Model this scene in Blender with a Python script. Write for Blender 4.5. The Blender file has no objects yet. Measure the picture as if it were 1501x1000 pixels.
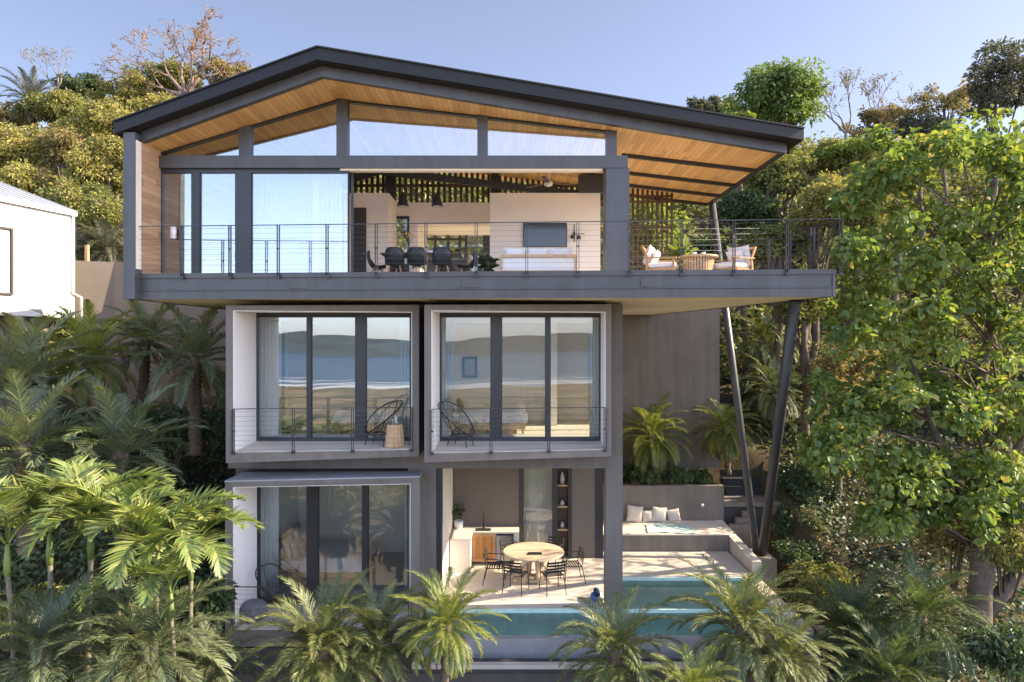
import bpy, math, random
import numpy as np
from mathutils import Vector, Matrix

SC = bpy.context.scene
COL = SC.collection
PI = math.pi
EYE = 6.1            # camera height above the terrace floor
PXF = 1000.67        # focal length in photograph pixels (1501 wide)

# ------------------------------------------------------------------ camera
cam_d = bpy.data.cameras.new('camera'); cam = bpy.data.objects.new('camera', cam_d); COL.objects.link(cam)
cam_d.sensor_width = 36; cam_d.lens = 24.0
cam_d.clip_start = 0.1; cam_d.clip_end = 20000
cam.location = (0, 0, EYE); cam.rotation_euler = (PI / 2, 0, 0)
SC.camera = cam

# ------------------------------------------------------------------ sky, sun, exposure
SUN_EL, SUN_AZ = math.radians(29.5), math.radians(2.5)      # azimuth measured from +X towards +Y
world = bpy.data.worlds.new('World'); SC.world = world
world.use_nodes = True
wn = world.node_tree.nodes; wn.clear()
sky = wn.new('ShaderNodeTexSky'); sky.sky_type = 'NISHITA'; sky.sun_disc = False
sky.sun_elevation = SUN_EL; sky.sun_rotation = PI / 2 - SUN_AZ
sky.altitude = 0; sky.air_density = 0.65; sky.dust_density = 1.0; sky.ozone_density = 3.0
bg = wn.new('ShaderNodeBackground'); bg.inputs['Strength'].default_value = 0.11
wo = wn.new('ShaderNodeOutputWorld')
tint = wn.new('ShaderNodeMixRGB'); tint.blend_type = 'MULTIPLY'; tint.inputs[0].default_value = 1.0; tint.inputs[2].default_value = (0.98, 0.86, 0.85, 1); soft = wn.new('ShaderNodeGamma'); soft.inputs[1].default_value = 0.82
world.node_tree.links.new(sky.outputs[0], soft.inputs[0]); world.node_tree.links.new(soft.outputs[0], tint.inputs[1]); 
# sky behind the camera (-Y) boosted as added fill for the shaded facade
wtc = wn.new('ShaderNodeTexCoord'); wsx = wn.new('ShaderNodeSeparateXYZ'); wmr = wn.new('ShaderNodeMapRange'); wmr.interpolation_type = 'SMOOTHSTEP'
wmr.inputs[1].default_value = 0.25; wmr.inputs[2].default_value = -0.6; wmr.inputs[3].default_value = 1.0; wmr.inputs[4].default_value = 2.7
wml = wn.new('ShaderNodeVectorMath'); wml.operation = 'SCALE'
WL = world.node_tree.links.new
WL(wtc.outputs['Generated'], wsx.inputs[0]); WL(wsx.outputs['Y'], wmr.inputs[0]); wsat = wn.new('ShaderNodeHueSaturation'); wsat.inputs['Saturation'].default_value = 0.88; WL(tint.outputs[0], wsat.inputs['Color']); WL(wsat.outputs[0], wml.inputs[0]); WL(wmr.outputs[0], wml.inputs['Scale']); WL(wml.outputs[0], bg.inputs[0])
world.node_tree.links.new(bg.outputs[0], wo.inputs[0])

sd = bpy.data.lights.new('sun', 'SUN'); sd.energy = 3.9; sd.angle = math.radians(0.5); sd.color = (1.0, 0.82, 0.58)
sun = bpy.data.objects.new('sun', sd); COL.objects.link(sun)
sdir = Vector((math.cos(SUN_EL) * math.cos(SUN_AZ), math.cos(SUN_EL) * math.sin(SUN_AZ), math.sin(SUN_EL)))
sun.rotation_euler = sdir.to_track_quat('Z', 'Y').to_euler()
sun.location = (60, 20, 50)

SC.view_settings.view_transform = 'Standard'; SC.view_settings.look = 'None'
SC.view_settings.exposure = 1.95; SC.view_settings.gamma = 1.0; SC.view_settings.use_curve_mapping = False
SC.render.engine = 'CYCLES'
SC.cycles.max_bounces = 10; SC.cycles.diffuse_bounces = 6; SC.cycles.glossy_bounces = 4
SC.cycles.transparent_max_bounces = 16; SC.cycles.transmission_bounces = 6
SC.cycles.caustics_reflective = False; SC.cycles.caustics_refractive = False

# ------------------------------------------------------------------ helpers
def W(px, py, Y):
    """Point at depth Y that the photograph shows at (px, py)."""
    return Vector(((px - 750.5) * Y / PXF, Y, EYE + (500 - py) * Y / PXF))
def WX(px, Y): return (px - 750.5) * Y / PXF
def WZ(py, Y): return EYE + (500 - py) * Y / PXF

ORG = {}
def thing(name, label, cat, loc=(0, 0, 0), rz=0.0, group=None):
    o = bpy.data.objects.new(name, None); COL.objects.link(o)
    o.location = loc; o.rotation_euler = (0, 0, rz); o.empty_display_size = 0.2
    o['label'] = label; o['category'] = cat
    if group: o['group'] = group
    ORG[o] = Vector(loc) if rz == 0 else Vector((0, 0, 0))
    return o
def tag(o, label, cat, group=None):
    o['label'] = label; o['category'] = cat
    if group: o['group'] = group
    return o
def kids(o): return [c for c in bpy.data.objects if c.parent == o]
def dup(root, loc, rz=0.0, label=None, scale=None):
    r = root.copy(); COL.objects.link(r); r.location = loc; r.rotation_euler = (0, 0, rz)
    if scale: r.scale = (scale,) * 3
    if label: r['label'] = label
    for ch in kids(root):
        c = ch.copy(); COL.objects.link(c); c.parent = r
        for g in kids(ch):
            d = g.copy(); COL.objects.link(d); d.parent = c
    return r

class MB:
    """Collects shapes; build() links them as one mesh object."""
    def __init__(s): s.v = []; s.f = []; s.sm = []
    def add(s, vs, fs, smooth=False):
        n = len(s.v); s.v += [tuple(v) for v in vs]
        s.f += [tuple(i + n for i in f) for f in fs]; s.sm += [smooth] * len(fs)
        return s
    def box(s, x0, x1, y0, y1, z0, z1):
        x0, x1 = min(x0, x1), max(x0, x1); y0, y1 = min(y0, y1), max(y0, y1); z0, z1 = min(z0, z1), max(z0, z1)
        return s.hexa([(x0, y0, z0), (x1, y0, z0), (x1, y1, z0), (x0, y1, z0)], [(x0, y0, z1), (x1, y0, z1), (x1, y1, z1), (x0, y1, z1)])
    def hexa(s, b, t):
        n = len(b)
        fs = [tuple(range(n))[::-1], tuple(range(n, 2 * n))] + [(i, (i + 1) % n, n + (i + 1) % n, n + i) for i in range(n)]
        return s.add(list(b) + list(t), fs)
    def prism(s, plan, z0, z1):
        return s.hexa([(x, y, z0) for x, y in plan], [(x, y, z1) for x, y in plan])
    def bbox(s, x0, x1, y0, y1, z0, z1, b=0.01):
        """box with chamfered vertical and top edges"""
        p = [(x0 + b, y0), (x1 - b, y0), (x1, y0 + b), (x1, y1 - b), (x1 - b, y1), (x0 + b, y1), (x0, y1 - b), (x0, y0 + b)]
        cx, cy = (x0 + x1) / 2, (y0 + y1) / 2
        def sh(d): return [(x + (d if x < cx else -d), y + (d if y < cy else -d)) for x, y in p]
        rings = [[(x, y, z0 + b) for x, y in p], [(x, y, z1 - b) for x, y in p], [(x, y, z1) for x, y in sh(b)]]
        rings = [[(x, y, z0) for x, y in sh(b)]] + rings
        vs = sum(rings, []); n = 8; fs = [tuple(range(n))[::-1], tuple(range(3 * n, 4 * n))]
        for k in range(3):
            fs += [(k * n + i, k * n + (i + 1) % n, (k + 1) * n + (i + 1) % n, (k + 1) * n + i) for i in range(n)]
        return s.add(vs, fs)
    def bar(s, p, q, w, h, up=(0, 0, 1)):
        """rectangular bar from p to q, w across, h along up"""
        p, q = Vector(p), Vector(q); d = (q - p).normalized(); u = Vector(up)
        x = d.cross(u)
        if x.length < 1e-5: x = d.cross(Vector((1, 0, 0)))
        x.normalize(); u = x.cross(d)
        o = [(-w / 2, -h / 2), (w / 2, -h / 2), (w / 2, h / 2), (-w / 2, h / 2)]
        vs = [p + x * a + u * b for a, b in o] + [q + x * a + u * b for a, b in o]
        return s.add(vs, [(3, 2, 1, 0), (4, 5, 6, 7), (0, 1, 5, 4), (1, 2, 6, 5), (2, 3, 7, 6), (3, 0, 4, 7)])
    def tube(s, pts, r, n=6, closed=False, cap=True):
        pts = [Vector(p) for p in pts]; m = len(pts)
        rs = list(r) if hasattr(r, '__len__') else [r] * m
        vs = []; prev = None
        for i, p in enumerate(pts):
            if closed: d = pts[(i + 1) % m] - pts[i - 1]
            else: d = pts[min(i + 1, m - 1)] - pts[max(i - 1, 0)]
            if d.length < 1e-9: d = Vector((0, 0, 1))
            d.normalize()
            if prev is None:
                x = d.cross(Vector((0, 0, 1)))
                if x.length < 1e-4: x = Vector((1, 0, 0))
            else: x = prev - d * prev.dot(d)
            x.normalize(); prev = x; y = d.cross(x)
            vs += [p + (x * math.cos(2 * PI * k / n) + y * math.sin(2 * PI * k / n)) * rs[i] for k in range(n)]
        fs = []
        for i in range(m if closed else m - 1):
            a, b = i * n, ((i + 1) % m) * n
            fs += [(a + k, a + (k + 1) % n, b + (k + 1) % n, b + k) for k in range(n)]
        if not closed and cap: fs += [tuple(range(n))[::-1], tuple(range((m - 1) * n, m * n))]
        return s.add(vs, fs, True)
    def lathe(s, prof, c=(0, 0, 0), n=20, smooth=True, jit=0.0):
        c = Vector(c); vs = []; fs = []
        for r, z in prof:
            vs += [c + Vector((r * math.cos(2 * PI * k / n), r * math.sin(2 * PI * k / n), z)) for k in range(n)]
        for i in range(len(prof) - 1):
            fs += [(i * n + k, i * n + (k + 1) % n, (i + 1) * n + (k + 1) % n, (i + 1) * n + k) for k in range(n)]
        fs += [tuple(range(n))[::-1], tuple(range((len(prof) - 1) * n, len(prof) * n))]
        return s.add(vs, fs, smooth)
    def cushion(s, c, sx, sy, sz, rx=0.0, rz=0.0, n=10, pw=3.0, ry=0.0):
        """puffy pillow: full size sx, sy, thickness sz"""
        M = Matrix.Translation(c) @ Matrix.Rotation(rz, 4, 'Z') @ Matrix.Rotation(ry, 4, 'Y') @ Matrix.Rotation(rx, 4, 'X')
        vs = []; fs = []
        for side in (1, -1):
            for i in range(n + 1):
                for j in range(n + 1):
                    u, v = 2 * i / n - 1, 2 * j / n - 1
                    pin = 1 - 0.07 * (1 - abs(u) ** 2) * abs(v) ** 3 - 0.0
                    pin2 = 1 - 0.07 * (1 - abs(v) ** 2) * abs(u) ** 3
                    t = (1 - abs(u) ** pw) * (1 - abs(v) ** pw)
                    vs.append(M @ Vector((u * sx / 2 * pin2, v * sy / 2 * pin, side * sz / 2 * (max(t, 0) ** 0.5))))
        N = (n + 1) ** 2
        for i in range(n):
            for j in range(n):
                a, b, c2, d = i * (n + 1) + j, (i + 1) * (n + 1) + j, (i + 1) * (n + 1) + j + 1, i * (n + 1) + j + 1
                fs.append((a, b, c2, d)); fs.append((N + d, N + c2, N + b, N + a))
        return s.add(vs, fs, True)
    def build(s, name, mat, parent=None, kind=None):
        me = bpy.data.meshes.new(name)
        off = ORG.get(parent, Vector((0, 0, 0))) if parent else Vector((0, 0, 0))
        me.from_pydata([(x - off.x, y - off.y, z - off.z) for x, y, z in s.v], [], s.f)
        me.polygons.foreach_set('use_smooth', s.sm); me.update()
        me.materials.append(mat)
        o = bpy.data.objects.new(name, me); COL.objects.link(o)
        if parent: o.parent = parent; ORG[o] = off
        if kind: o['kind'] = kind
        return o

def np_mesh(name, V, F, mat, parent=None, smooth=False, kind=None):
    """fast mesh from arrays; F is (m,k) with one k"""
    V = np.asarray(V, dtype=np.float32); F = np.asarray(F, dtype=np.int32)
    me = bpy.data.meshes.new(name); k = F.shape[1]
    me.vertices.add(len(V)); me.vertices.foreach_set('co', V.ravel())
    me.loops.add(F.size); me.loops.foreach_set('vertex_index', F.ravel())
    me.polygons.add(len(F))
    me.polygons.foreach_set('loop_start', np.arange(0, F.size, k, dtype=np.int32))
    me.polygons.foreach_set('loop_total', np.full(len(F), k, dtype=np.int32))
    me.polygons.foreach_set('use_smooth', np.full(len(F), smooth, dtype=bool))
    me.update(calc_edges=True)
    me.materials.append(mat)
    o = bpy.data.objects.new(name, me); COL.objects.link(o)
    if parent: o.parent = parent
    if kind: o['kind'] = kind
    return o

# ------------------------------------------------------------------ materials
def nt(name):
    m = bpy.data.materials.new(name); m.use_nodes = True
    t = m.node_tree; t.nodes.clear()
    out = t.nodes.new('ShaderNodeOutputMaterial')
    return m, t, t.nodes, t.links, out
def ramp(N, L, src, stops):
    r = N.new('ShaderNodeValToRGB'); e = r.color_ramp.elements
    while len(e) < len(stops): e.new(0.5)
    for k, (p, c) in enumerate(stops): e[k].position = p; e[k].color = (*c, 1)
    L.new(src, r.inputs[0]); return r
def mul(c, k): return tuple(min(1, x * k) for x in c)

def plain(name, col, rough=0.6, var=0.12, scale=2.5, bump=0.0, bscale=60, spec=0.4, metal=0.0, streak=0.0, coat=0.0):
    m, t, N, L, out = nt(name)
    p = N.new('ShaderNodeBsdfPrincipled'); p.inputs['Roughness'].default_value = rough
    p.inputs['Metallic'].default_value = metal; p.inputs['Specular IOR Level'].default_value = spec
    p.inputs['Coat Weight'].default_value = coat
    tc = N.new('ShaderNodeTexCoord')
    nz = N.new('ShaderNodeTexNoise'); nz.inputs['Scale'].default_value = scale; nz.inputs['Detail'].default_value = 6
    nz.inputs['Roughness'].default_value = 0.6
    L.new(tc.outputs['Object'], nz.inputs['Vector'])
    r = ramp(N, L, nz.outputs['Fac'], [(0.3, mul(col, 1 - var)), (0.7, mul(col, 1 + var))])
    src = r.outputs[0]
    if streak:
        mp = N.new('ShaderNodeMapping'); mp.inputs['Scale'].default_value = (3.0, 3.0, 0.22)
        L.new(tc.outputs['Object'], mp.inputs[0])
        n2 = N.new('ShaderNodeTexNoise'); n2.inputs['Scale'].default_value = 1.6; n2.inputs['Detail'].default_value = 5
        L.new(mp.outputs[0], n2.inputs['Vector'])
        mx = N.new('ShaderNodeMixRGB'); mx.blend_type = 'MULTIPLY'; mx.inputs[0].default_value = 1
        r2 = ramp(N, L, n2.outputs['Fac'], [(0.3, (1 - streak,) * 3), (0.65, (1, 1, 1))])
        L.new(src, mx.inputs[1]); L.new(r2.outputs[0], mx.inputs[2]); src = mx.outputs[0]
    L.new(src, p.inputs['Base Color'])
    if rough > 0.25:
        rr = N.new('ShaderNodeMapRange'); rr.inputs[3].default_value = rough - 0.08; rr.inputs[4].default_value = min(1, rough + 0.1)
        L.new(nz.outputs['Fac'], rr.inputs[0]); L.new(rr.outputs[0], p.inputs['Roughness'])
    if bump:
        nb = N.new('ShaderNodeTexNoise'); nb.inputs['Scale'].default_value = bscale; nb.inputs['Detail'].default_value = 4
        L.new(tc.outputs['Object'], nb.inputs['Vector'])
        b = N.new('ShaderNodeBump'); b.inputs['Strength'].default_value = bump; b.inputs['Distance'].default_value = 0.01
        L.new(nb.outputs['Fac'], b.inputs['Height']); L.new(b.outputs[0], p.inputs['Normal'])
    L.new(p.outputs[0], out.inputs[0]); return m

def planks(name, col, along, across, width, rough=0.5, var=0.3, gap=0.04, gapdark=0.35, grain=0.25, blen=2.2):
    """boards: along/across are axis letters of object space"""
    m, t, N, L, out = nt(name)
    p = N.new('ShaderNodeBsdfPrincipled'); p.inputs['Roughness'].default_value = rough
    p.inputs['Specular IOR Level'].default_value = 0.3
    tc = N.new('ShaderNodeTexCoord'); sx = N.new('ShaderNodeSeparateXYZ'); L.new(tc.outputs['Object'], sx.inputs[0])
    def math_(op, a, b=None):
        n = N.new('ShaderNodeMath'); n.operation = op
        for i, q in enumerate((a, b)):
            if q is None: continue
            if isinstance(q, (int, float)): n.inputs[i].default_value = q
            else: L.new(q, n.inputs[i])
        return n.outputs[0]
    u = math_('DIVIDE', sx.outputs[across.upper()], width)
    idx = math_('FLOOR', u); fr = math_('FRACT', u)
    wn0 = N.new('ShaderNodeTexWhiteNoise'); wn0.noise_dimensions = '1D'; L.new(idx, wn0.inputs['W'])
    v = math_('ADD', math_('DIVIDE', sx.outputs[along.upper()], blen), math_('MULTIPLY', wn0.outputs['Value'], 7.3))
    vi = math_('FLOOR', v)
    key = math_('ADD', math_('MULTIPLY', idx, 13.7), vi)
    wn1 = N.new('ShaderNodeTexWhiteNoise'); wn1.noise_dimensions = '1D'; L.new(key, wn1.inputs['W'])
    cm = N.new('ShaderNodeCombineXYZ')
    L.new(math_('MULTIPLY', sx.outputs[along.upper()], 1.2), cm.inputs[0]); L.new(math_('MULTIPLY', u, 1.4), cm.inputs[1])
    L.new(math_('MULTIPLY', wn1.outputs['Value'], 30.0), cm.inputs[2])
    g = N.new('ShaderNodeTexNoise'); g.inputs['Scale'].default_value = 1.6; g.inputs['Detail'].default_value = 5; g.inputs['Distortion'].default_value = 0.8
    L.new(cm.outputs[0], g.inputs['Vector'])
    f = math_('ADD', math_('MULTIPLY', wn1.outputs['Value'], var), math_('MULTIPLY', g.outputs['Fac'], grain * 2))
    r = ramp(N, L, f, [(0.0, mul(col, 0.62)), (0.45, col), (0.95, mul((col[0], col[1] * 1.04, col[2] * 1.06), 1.4))])
    d = math_('MINIMUM', fr, math_('SUBTRACT', 1.0, fr))
    gm = math_('LESS_THAN', d, gap)
    mx = N.new('ShaderNodeMixRGB'); mx.blend_type = 'MULTIPLY'
    L.new(math_('MULTIPLY', gm, 1 - gapdark), mx.inputs[0]); L.new(r.outputs[0], mx.inputs[1]); mx.inputs[2].default_value = (0.1, 0.08, 0.06, 1)
    L.new(mx.outputs[0], p.inputs['Base Color'])
    b = N.new('ShaderNodeBump'); b.inputs['Strength'].default_value = 0.4; b.inputs['Distance'].default_value = 0.004; b.invert = True
    L.new(gm, b.inputs['Height']); L.new(b.outputs[0], p.inputs['Normal'])
    L.new(p.outputs[0], out.inputs[0]); return m

def glass_mat(name, refl=0.4, tint=(0.95, 0.975, 0.98), wave=0.0):
    """coated architectural pane: mirror share rises with grazing angle"""
    m, t, N, L, out = nt(name)
    tr = N.new('ShaderNodeBsdfTransparent'); tr.inputs[0].default_value = (*tint, 1)
    gl = N.new('ShaderNodeBsdfGlossy'); gl.inputs['Roughness'].default_value = 0.0; gl.inputs[0].default_value = (0.93, 0.97, 1.0, 1)
    lw = N.new('ShaderNodeLayerWeight'); lw.inputs[0].default_value = 0.25
    mr = N.new('ShaderNodeMapRange'); mr.inputs[3].default_value = refl; mr.inputs[4].default_value = 0.95
    L.new(lw.outputs['Fresnel'], mr.inputs[0])
    if wave:
        tc = N.new('ShaderNodeTexCoord'); nz = N.new('ShaderNodeTexNoise'); nz.inputs['Scale'].default_value = 0.7; nz.inputs['Detail'].default_value = 1
        L.new(tc.outputs['Object'], nz.inputs['Vector'])
        b = N.new('ShaderNodeBump'); b.inputs['Strength'].default_value = wave; b.inputs['Distance'].default_value = 0.02
        L.new(nz.outputs['Fac'], b.inputs['Height']); L.new(b.outputs[0], gl.inputs['Normal'])
    mx = N.new('ShaderNodeMixShader')
    L.new(mr.outputs[0], mx.inputs[0]); L.new(tr.outputs[0], mx.inputs[1]); L.new(gl.outputs[0], mx.inputs[2])
    L.new(mx.outputs[0], out.inputs[0]); return m

def sheer(name, col, tr=0.35):
    m, t, N, L, out = nt(name)
    a = N.new('ShaderNodeBsdfDiffuse'); a.inputs[0].default_value = (*col, 1)
    b = N.new('ShaderNodeBsdfTranslucent'); b.inputs[0].default_value = (*col, 1)
    tc = N.new('ShaderNodeTexCoord'); nz = N.new('ShaderNodeTexNoise'); nz.inputs['Scale'].default_value = 300
    L.new(tc.outputs['Object'], nz.inputs['Vector'])
    bp = N.new('ShaderNodeBump'); bp.inputs['Strength'].default_value = 0.2; L.new(nz.outputs['Fac'], bp.inputs['Height']); L.new(bp.outputs[0], a.inputs['Normal'])
    mx = N.new('ShaderNodeMixShader'); mx.inputs[0].default_value = tr
    L.new(a.outputs[0], mx.inputs[1]); L.new(b.outputs[0], mx.inputs[2]); L.new(mx.outputs[0], out.inputs[0]); return m

def leaf_mat(name, c0, c1, c2, trans=0.35, nscale=0.35, gloss=0.12, rough=0.35, dry=None, dryfrac=0.0):
    """leaf colour varies leaf by leaf (island) and by clump (noise in object space)"""
    m, t, N, L, out = nt(name)
    geo = N.new('ShaderNodeNewGeometry'); tc = N.new('ShaderNodeTexCoord')
    nz = N.new('ShaderNodeTexNoise'); nz.inputs['Scale'].default_value = nscale; nz.inputs['Detail'].default_value = 2
    L.new(tc.outputs['Object'], nz.inputs['Vector'])
    ad = N.new('ShaderNodeMath'); ad.operation = 'MULTIPLY_ADD'; ad.inputs[1].default_value = 0.45
    L.new(geo.outputs['Random Per Island'], ad.inputs[0])
    sub = N.new('ShaderNodeMath'); sub.operation = 'MULTIPLY_ADD'; sub.inputs[1].default_value = 1.3; sub.inputs[2].default_value = -0.37
    L.new(nz.outputs['Fac'], sub.inputs[0]); L.new(sub.outputs[0], ad.inputs[2])
    stops = [(0.12, c0), (0.5, c1), (0.9, c2)]
    r = ramp(N, L, ad.outputs[0], stops); src = r.outputs[0]
    if dry:
        lt = N.new('ShaderNodeMath'); lt.operation = 'GREATER_THAN'; lt.inputs[1].default_value = 1 - dryfrac
        wnn = N.new('ShaderNodeTexWhiteNoise'); wnn.noise_dimensions = '1D'; L.new(geo.outputs['Random Per Island'], wnn.inputs['W'])
        L.new(wnn.outputs['Value'], lt.inputs[0])
        mx = N.new('ShaderNodeMixRGB'); L.new(lt.outputs[0], mx.inputs[0]); L.new(src, mx.inputs[1]); mx.inputs[2].default_value = (*dry, 1); src = mx.outputs[0]
    d = N.new('ShaderNodeBsdfDiffuse'); L.new(src, d.inputs[0])
    tl = N.new('ShaderNodeBsdfTranslucent')
    bc = N.new('ShaderNodeMixRGB'); bc.blend_type = 'MULTIPLY'; bc.inputs[0].default_value = 1; L.new(src, bc.inputs[1]); bc.inputs[2].default_value = (1.0, 1.0, 0.45, 1)
    g2 = N.new('ShaderNodeGamma'); g2.inputs[1].default_value = 0.85; L.new(bc.outputs[0], g2.inputs[0])
    L.new(g2.outputs[0], tl.inputs[0])
    m1 = N.new('ShaderNodeMixShader'); m1.inputs[0].default_value = trans; L.new(d.outputs[0], m1.inputs[1]); L.new(tl.outputs[0], m1.inputs[2])
    gl = N.new('ShaderNodeBsdfGlossy'); gl.inputs['Roughness'].default_value = max(rough, 0.58); gl.inputs[0].default_value = (0.9, 0.95, 1, 1)
    m2 = N.new('ShaderNodeMixShader'); m2.inputs[0].default_value = gloss * 0.45; L.new(m1.outputs[0], m2.inputs[1]); L.new(gl.outputs[0], m2.inputs[2])
    L.new(m2.outputs[0], out.inputs[0]); return m

STEEL = plain('painted_steel', (0.076, 0.078, 0.083), 0.42, 0.12, 1.4, 0.05, 150, 0.5, streak=0.24)
STEELD = plain('dark_steel', (0.040, 0.043, 0.050), 0.42, 0.12, 2.0, 0.03, 150, 0.5)
ROOFM = plain('roof_metal', (0.017, 0.0185, 0.022), 0.55, 0.15, 0.8, 0.05, 80, 0.3, streak=0.15)
ALU = plain('black_aluminium', (0.026, 0.028, 0.034), 0.35, 0.08, 3, 0, 1, 0.5)
RENDER_ = plain('taupe_render', (0.215, 0.186, 0.158), 0.85, 0.12, 0.9, 0.25, 90, 0.2, streak=0.22)
GREYR = plain('grey_render', (0.178, 0.160, 0.142), 0.8, 0.10, 0.9, 0.25, 90, 0.25, streak=0.18)
DARKR = plain('dark_render', (0.075, 0.072, 0.074), 0.8, 0.12, 0.9, 0.25, 90, 0.25, streak=0.15)
WARMW = plain('warm_white_paint', (0.90, 0.835, 0.755), 0.7, 0.025, 1.0, 0.06, 120, 0.3)
WHITE = plain('white_paint', (0.86, 0.85, 0.83), 0.7, 0.025, 1.0, 0.06, 120, 0.3)
CREAM = plain('cream_plaster', (0.88, 0.82, 0.72), 0.75, 0.03, 0.8, 0.08, 100, 0.25)
SOFFW = plain('slab_soffit', (0.90, 0.83, 0.69), 0.8, 0.05, 0.6, 0.08, 70, 0.2, streak=0.0)
TAUPEW = plain('interior_taupe', (0.165, 0.137, 0.115), 0.75, 0.06, 0.8, 0.1, 100, 0.25)
CONC = plain('pale_concrete', (0.56, 0.51, 0.445), 0.75, 0.10, 1.6, 0.2, 60, 0.3)
TILE = plain('deck_tile', (0.60, 0.56, 0.50), 0.6, 0.1, 1.6, 0.1, 60, 0.35)
WOODS = planks('soffit_boards', (0.80, 0.475, 0.205), 'y', 'x', 0.115, 0.42, 0.45, 0.035, 0.5)
WOODW = planks('wall_boards', (0.42, 0.265, 0.155), 'y', 'z', 0.125, 0.6, 0.5, 0.03, 0.55, 0.35, 1.9)
WOODF = planks('cabinet_boards', (0.40, 0.19, 0.062), 'z', 'x', 0.075, 0.45, 0.35, 0.05, 0.3)
SLATW = plain('slat_timber', (0.115, 0.066, 0.040), 0.55, 0.3, 6, 0.1, 60)
OAK = plain('light_oak', (0.52, 0.34, 0.185), 0.5, 0.18, 7, 0.06, 60)
TEAK = plain('teak', (0.44, 0.245, 0.11), 0.5, 0.2, 8, 0.06, 60)
GLASS = glass_mat('window_glass', 0.15, wave=0.12)
GLASSU = glass_mat('coated_glass', 0.24, wave=0.03)
GLASSR = glass_mat('clear_glass', 0.075, wave=0.12)
GLASSG = glass_mat('garden_glass', 0.05, wave=0.08)
CABLE = plain('steel_cable', (0.16, 0.165, 0.18), 0.35, 0.05, 5, 0, 1, 0.5, 0.9)
CLOTHW = plain('white_linen', (0.76, 0.74, 0.72), 0.9, 0.04, 6, 0.3, 220, 0.1)
CLOTHG = plain('grey_linen', (0.40, 0.38, 0.36), 0.9, 0.06, 6, 0.3, 220, 0.1)
CLOTHB = plain('brown_linen', (0.23, 0.15, 0.095), 0.9, 0.1, 6, 0.3, 220, 0.1)
CLOTHS = plain('sand_linen', (0.58, 0.52, 0.45), 0.9, 0.06, 6, 0.3, 220, 0.1)
REFLW = sheer('reflection_sheet', (0.80, 0.74, 0.64))  # pale reflection in the garden room door, put into a sheet's colour
CURT = sheer('curtain_linen', (0.74, 0.76, 0.74))
BLACKP = plain('black_plastic', (0.022, 0.024, 0.028), 0.4, 0.1, 3)
CORD = plain('black_cord', (0.018, 0.018, 0.019), 0.6, 0.1, 8)
SCREEN = plain('dark_screen', (0.012, 0.014, 0.018), 0.08, 0.02, 2, 0, 1, 0.6)
CERAM = plain('white_ceramic', (0.72, 0.72, 0.70), 0.25, 0.03, 3, 0, 1, 0.5)
# ================================================================== THE HOUSE
house = thing('house', 'large modern three-storey house with dark gabled roof, long balcony and boxed windows', 'house', (0, 16, 0))
ZD = 7.5; ZB = 6.97                       # deck floor, slab underside
RX, RZ = -3.85, 11.47                     # ridge
def zs(x): return RZ - (0.30 * (RX - x) if x < RX else 0.117 * (x - RX))

# ---- roof
b = MB(); YR = 21.2
L_ = [(-8.2, 14.05), (RX, 13.5), (RX, YR), (-8.2, YR)]
R_ = [(RX, 13.5), (6.35, 14.85), (6.35, YR), (RX, YR)]
for P in (L_, R_):
    b.hexa([(x, y, zs(x) + 0.20) for x, y in P], [(x, y, zs(x) + 0.45) for x, y in P])
roof = b.build('roof', ROOFM, house)
b = MB()                                   # drip edge and standing seams on top
for P in (L_, R_):
    (xa, ya), (xb, yb) = P[0], P[1]
    b.bar((xa, ya - 0.012, zs(xa) + 0.452), (xb, yb - 0.012, zs(xb) + 0.452), 0.05, 0.03)
for k in range(36):
    x = -8.0 + k * 0.4
    yf = np.interp(x, [-8.2, RX, 6.35], [14.05, 13.5, 14.85])
    b.bar((x, yf + 0.05, zs(x) + 0.465), (x, YR, zs(x) + 0.465), 0.025, 0.03)
b.build('standing_seams', ROOFM, roof)
b = MB()
PL = [(-7.79, 14.42), (RX, 13.95), (RX, 20.95), (-7.79, 20.95)]
PR = [(RX, 13.95), (5.98, 15.3), (5.98, 20.95), (RX, 20.95)]
for P in (PL, PR):
    b.hexa([(x, y, zs(x)) for x, y in P], [(x, y, zs(x) + 0.03) for x, y in P])
b.build('soffit', WOODS, roof)
b = MB()
def slopebeam(b, p, q, w, h, z=0.0):
    (x0, y0), (x1, y1) = p, q
    d = Vector((x1 - x0, y1 - y0, 0)).normalized(); n = Vector((-d.y, d.x, 0)) * w
    bo = [(x0, y0), (x1, y1), (x1 + n.x, y1 + n.y), (x0 + n.x, y0 + n.y)]
    zz = [zs(x0), zs(x1), zs(x1), zs(x0)]
    b.hexa([(x, y, t - h + z) for (x, y), t in zip(bo, zz)], [(x, y, t + z) for (x, y), t in zip(bo, zz)])
slopebeam(b, (-7.775, 14.32), (RX, 13.8), 0.14, 0.215, 0.198)
slopebeam(b, (RX, 13.8), (6.12, 15.2), 0.14, 0.215, 0.198)
b.build('fascia_beam', STEEL, roof)
b = MB(); b.hexa([(5.985, 15.33, zs(6) - 0.03), (6.115, 15.35, zs(6) - 0.03), (6.115, 20.95, zs(6) - 0.03), (5.985, 20.95, zs(6) - 0.03)],
                 [(5.985, 15.33, zs(6) + 0.19), (6.115, 15.35, zs(6) + 0.19), (6.115, 20.95, zs(6) + 0.19), (5.985, 20.95, zs(6) + 0.19)])
b.build('fascia_beam', STEELD, roof)
for y in (16.72, 18.3, 19.62, 20.86):
    b = MB(); slopebeam(b, (2.7, y), (5.98, y), 0.09, 0.085); b.build('purlin', STEELD, roof)

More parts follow.
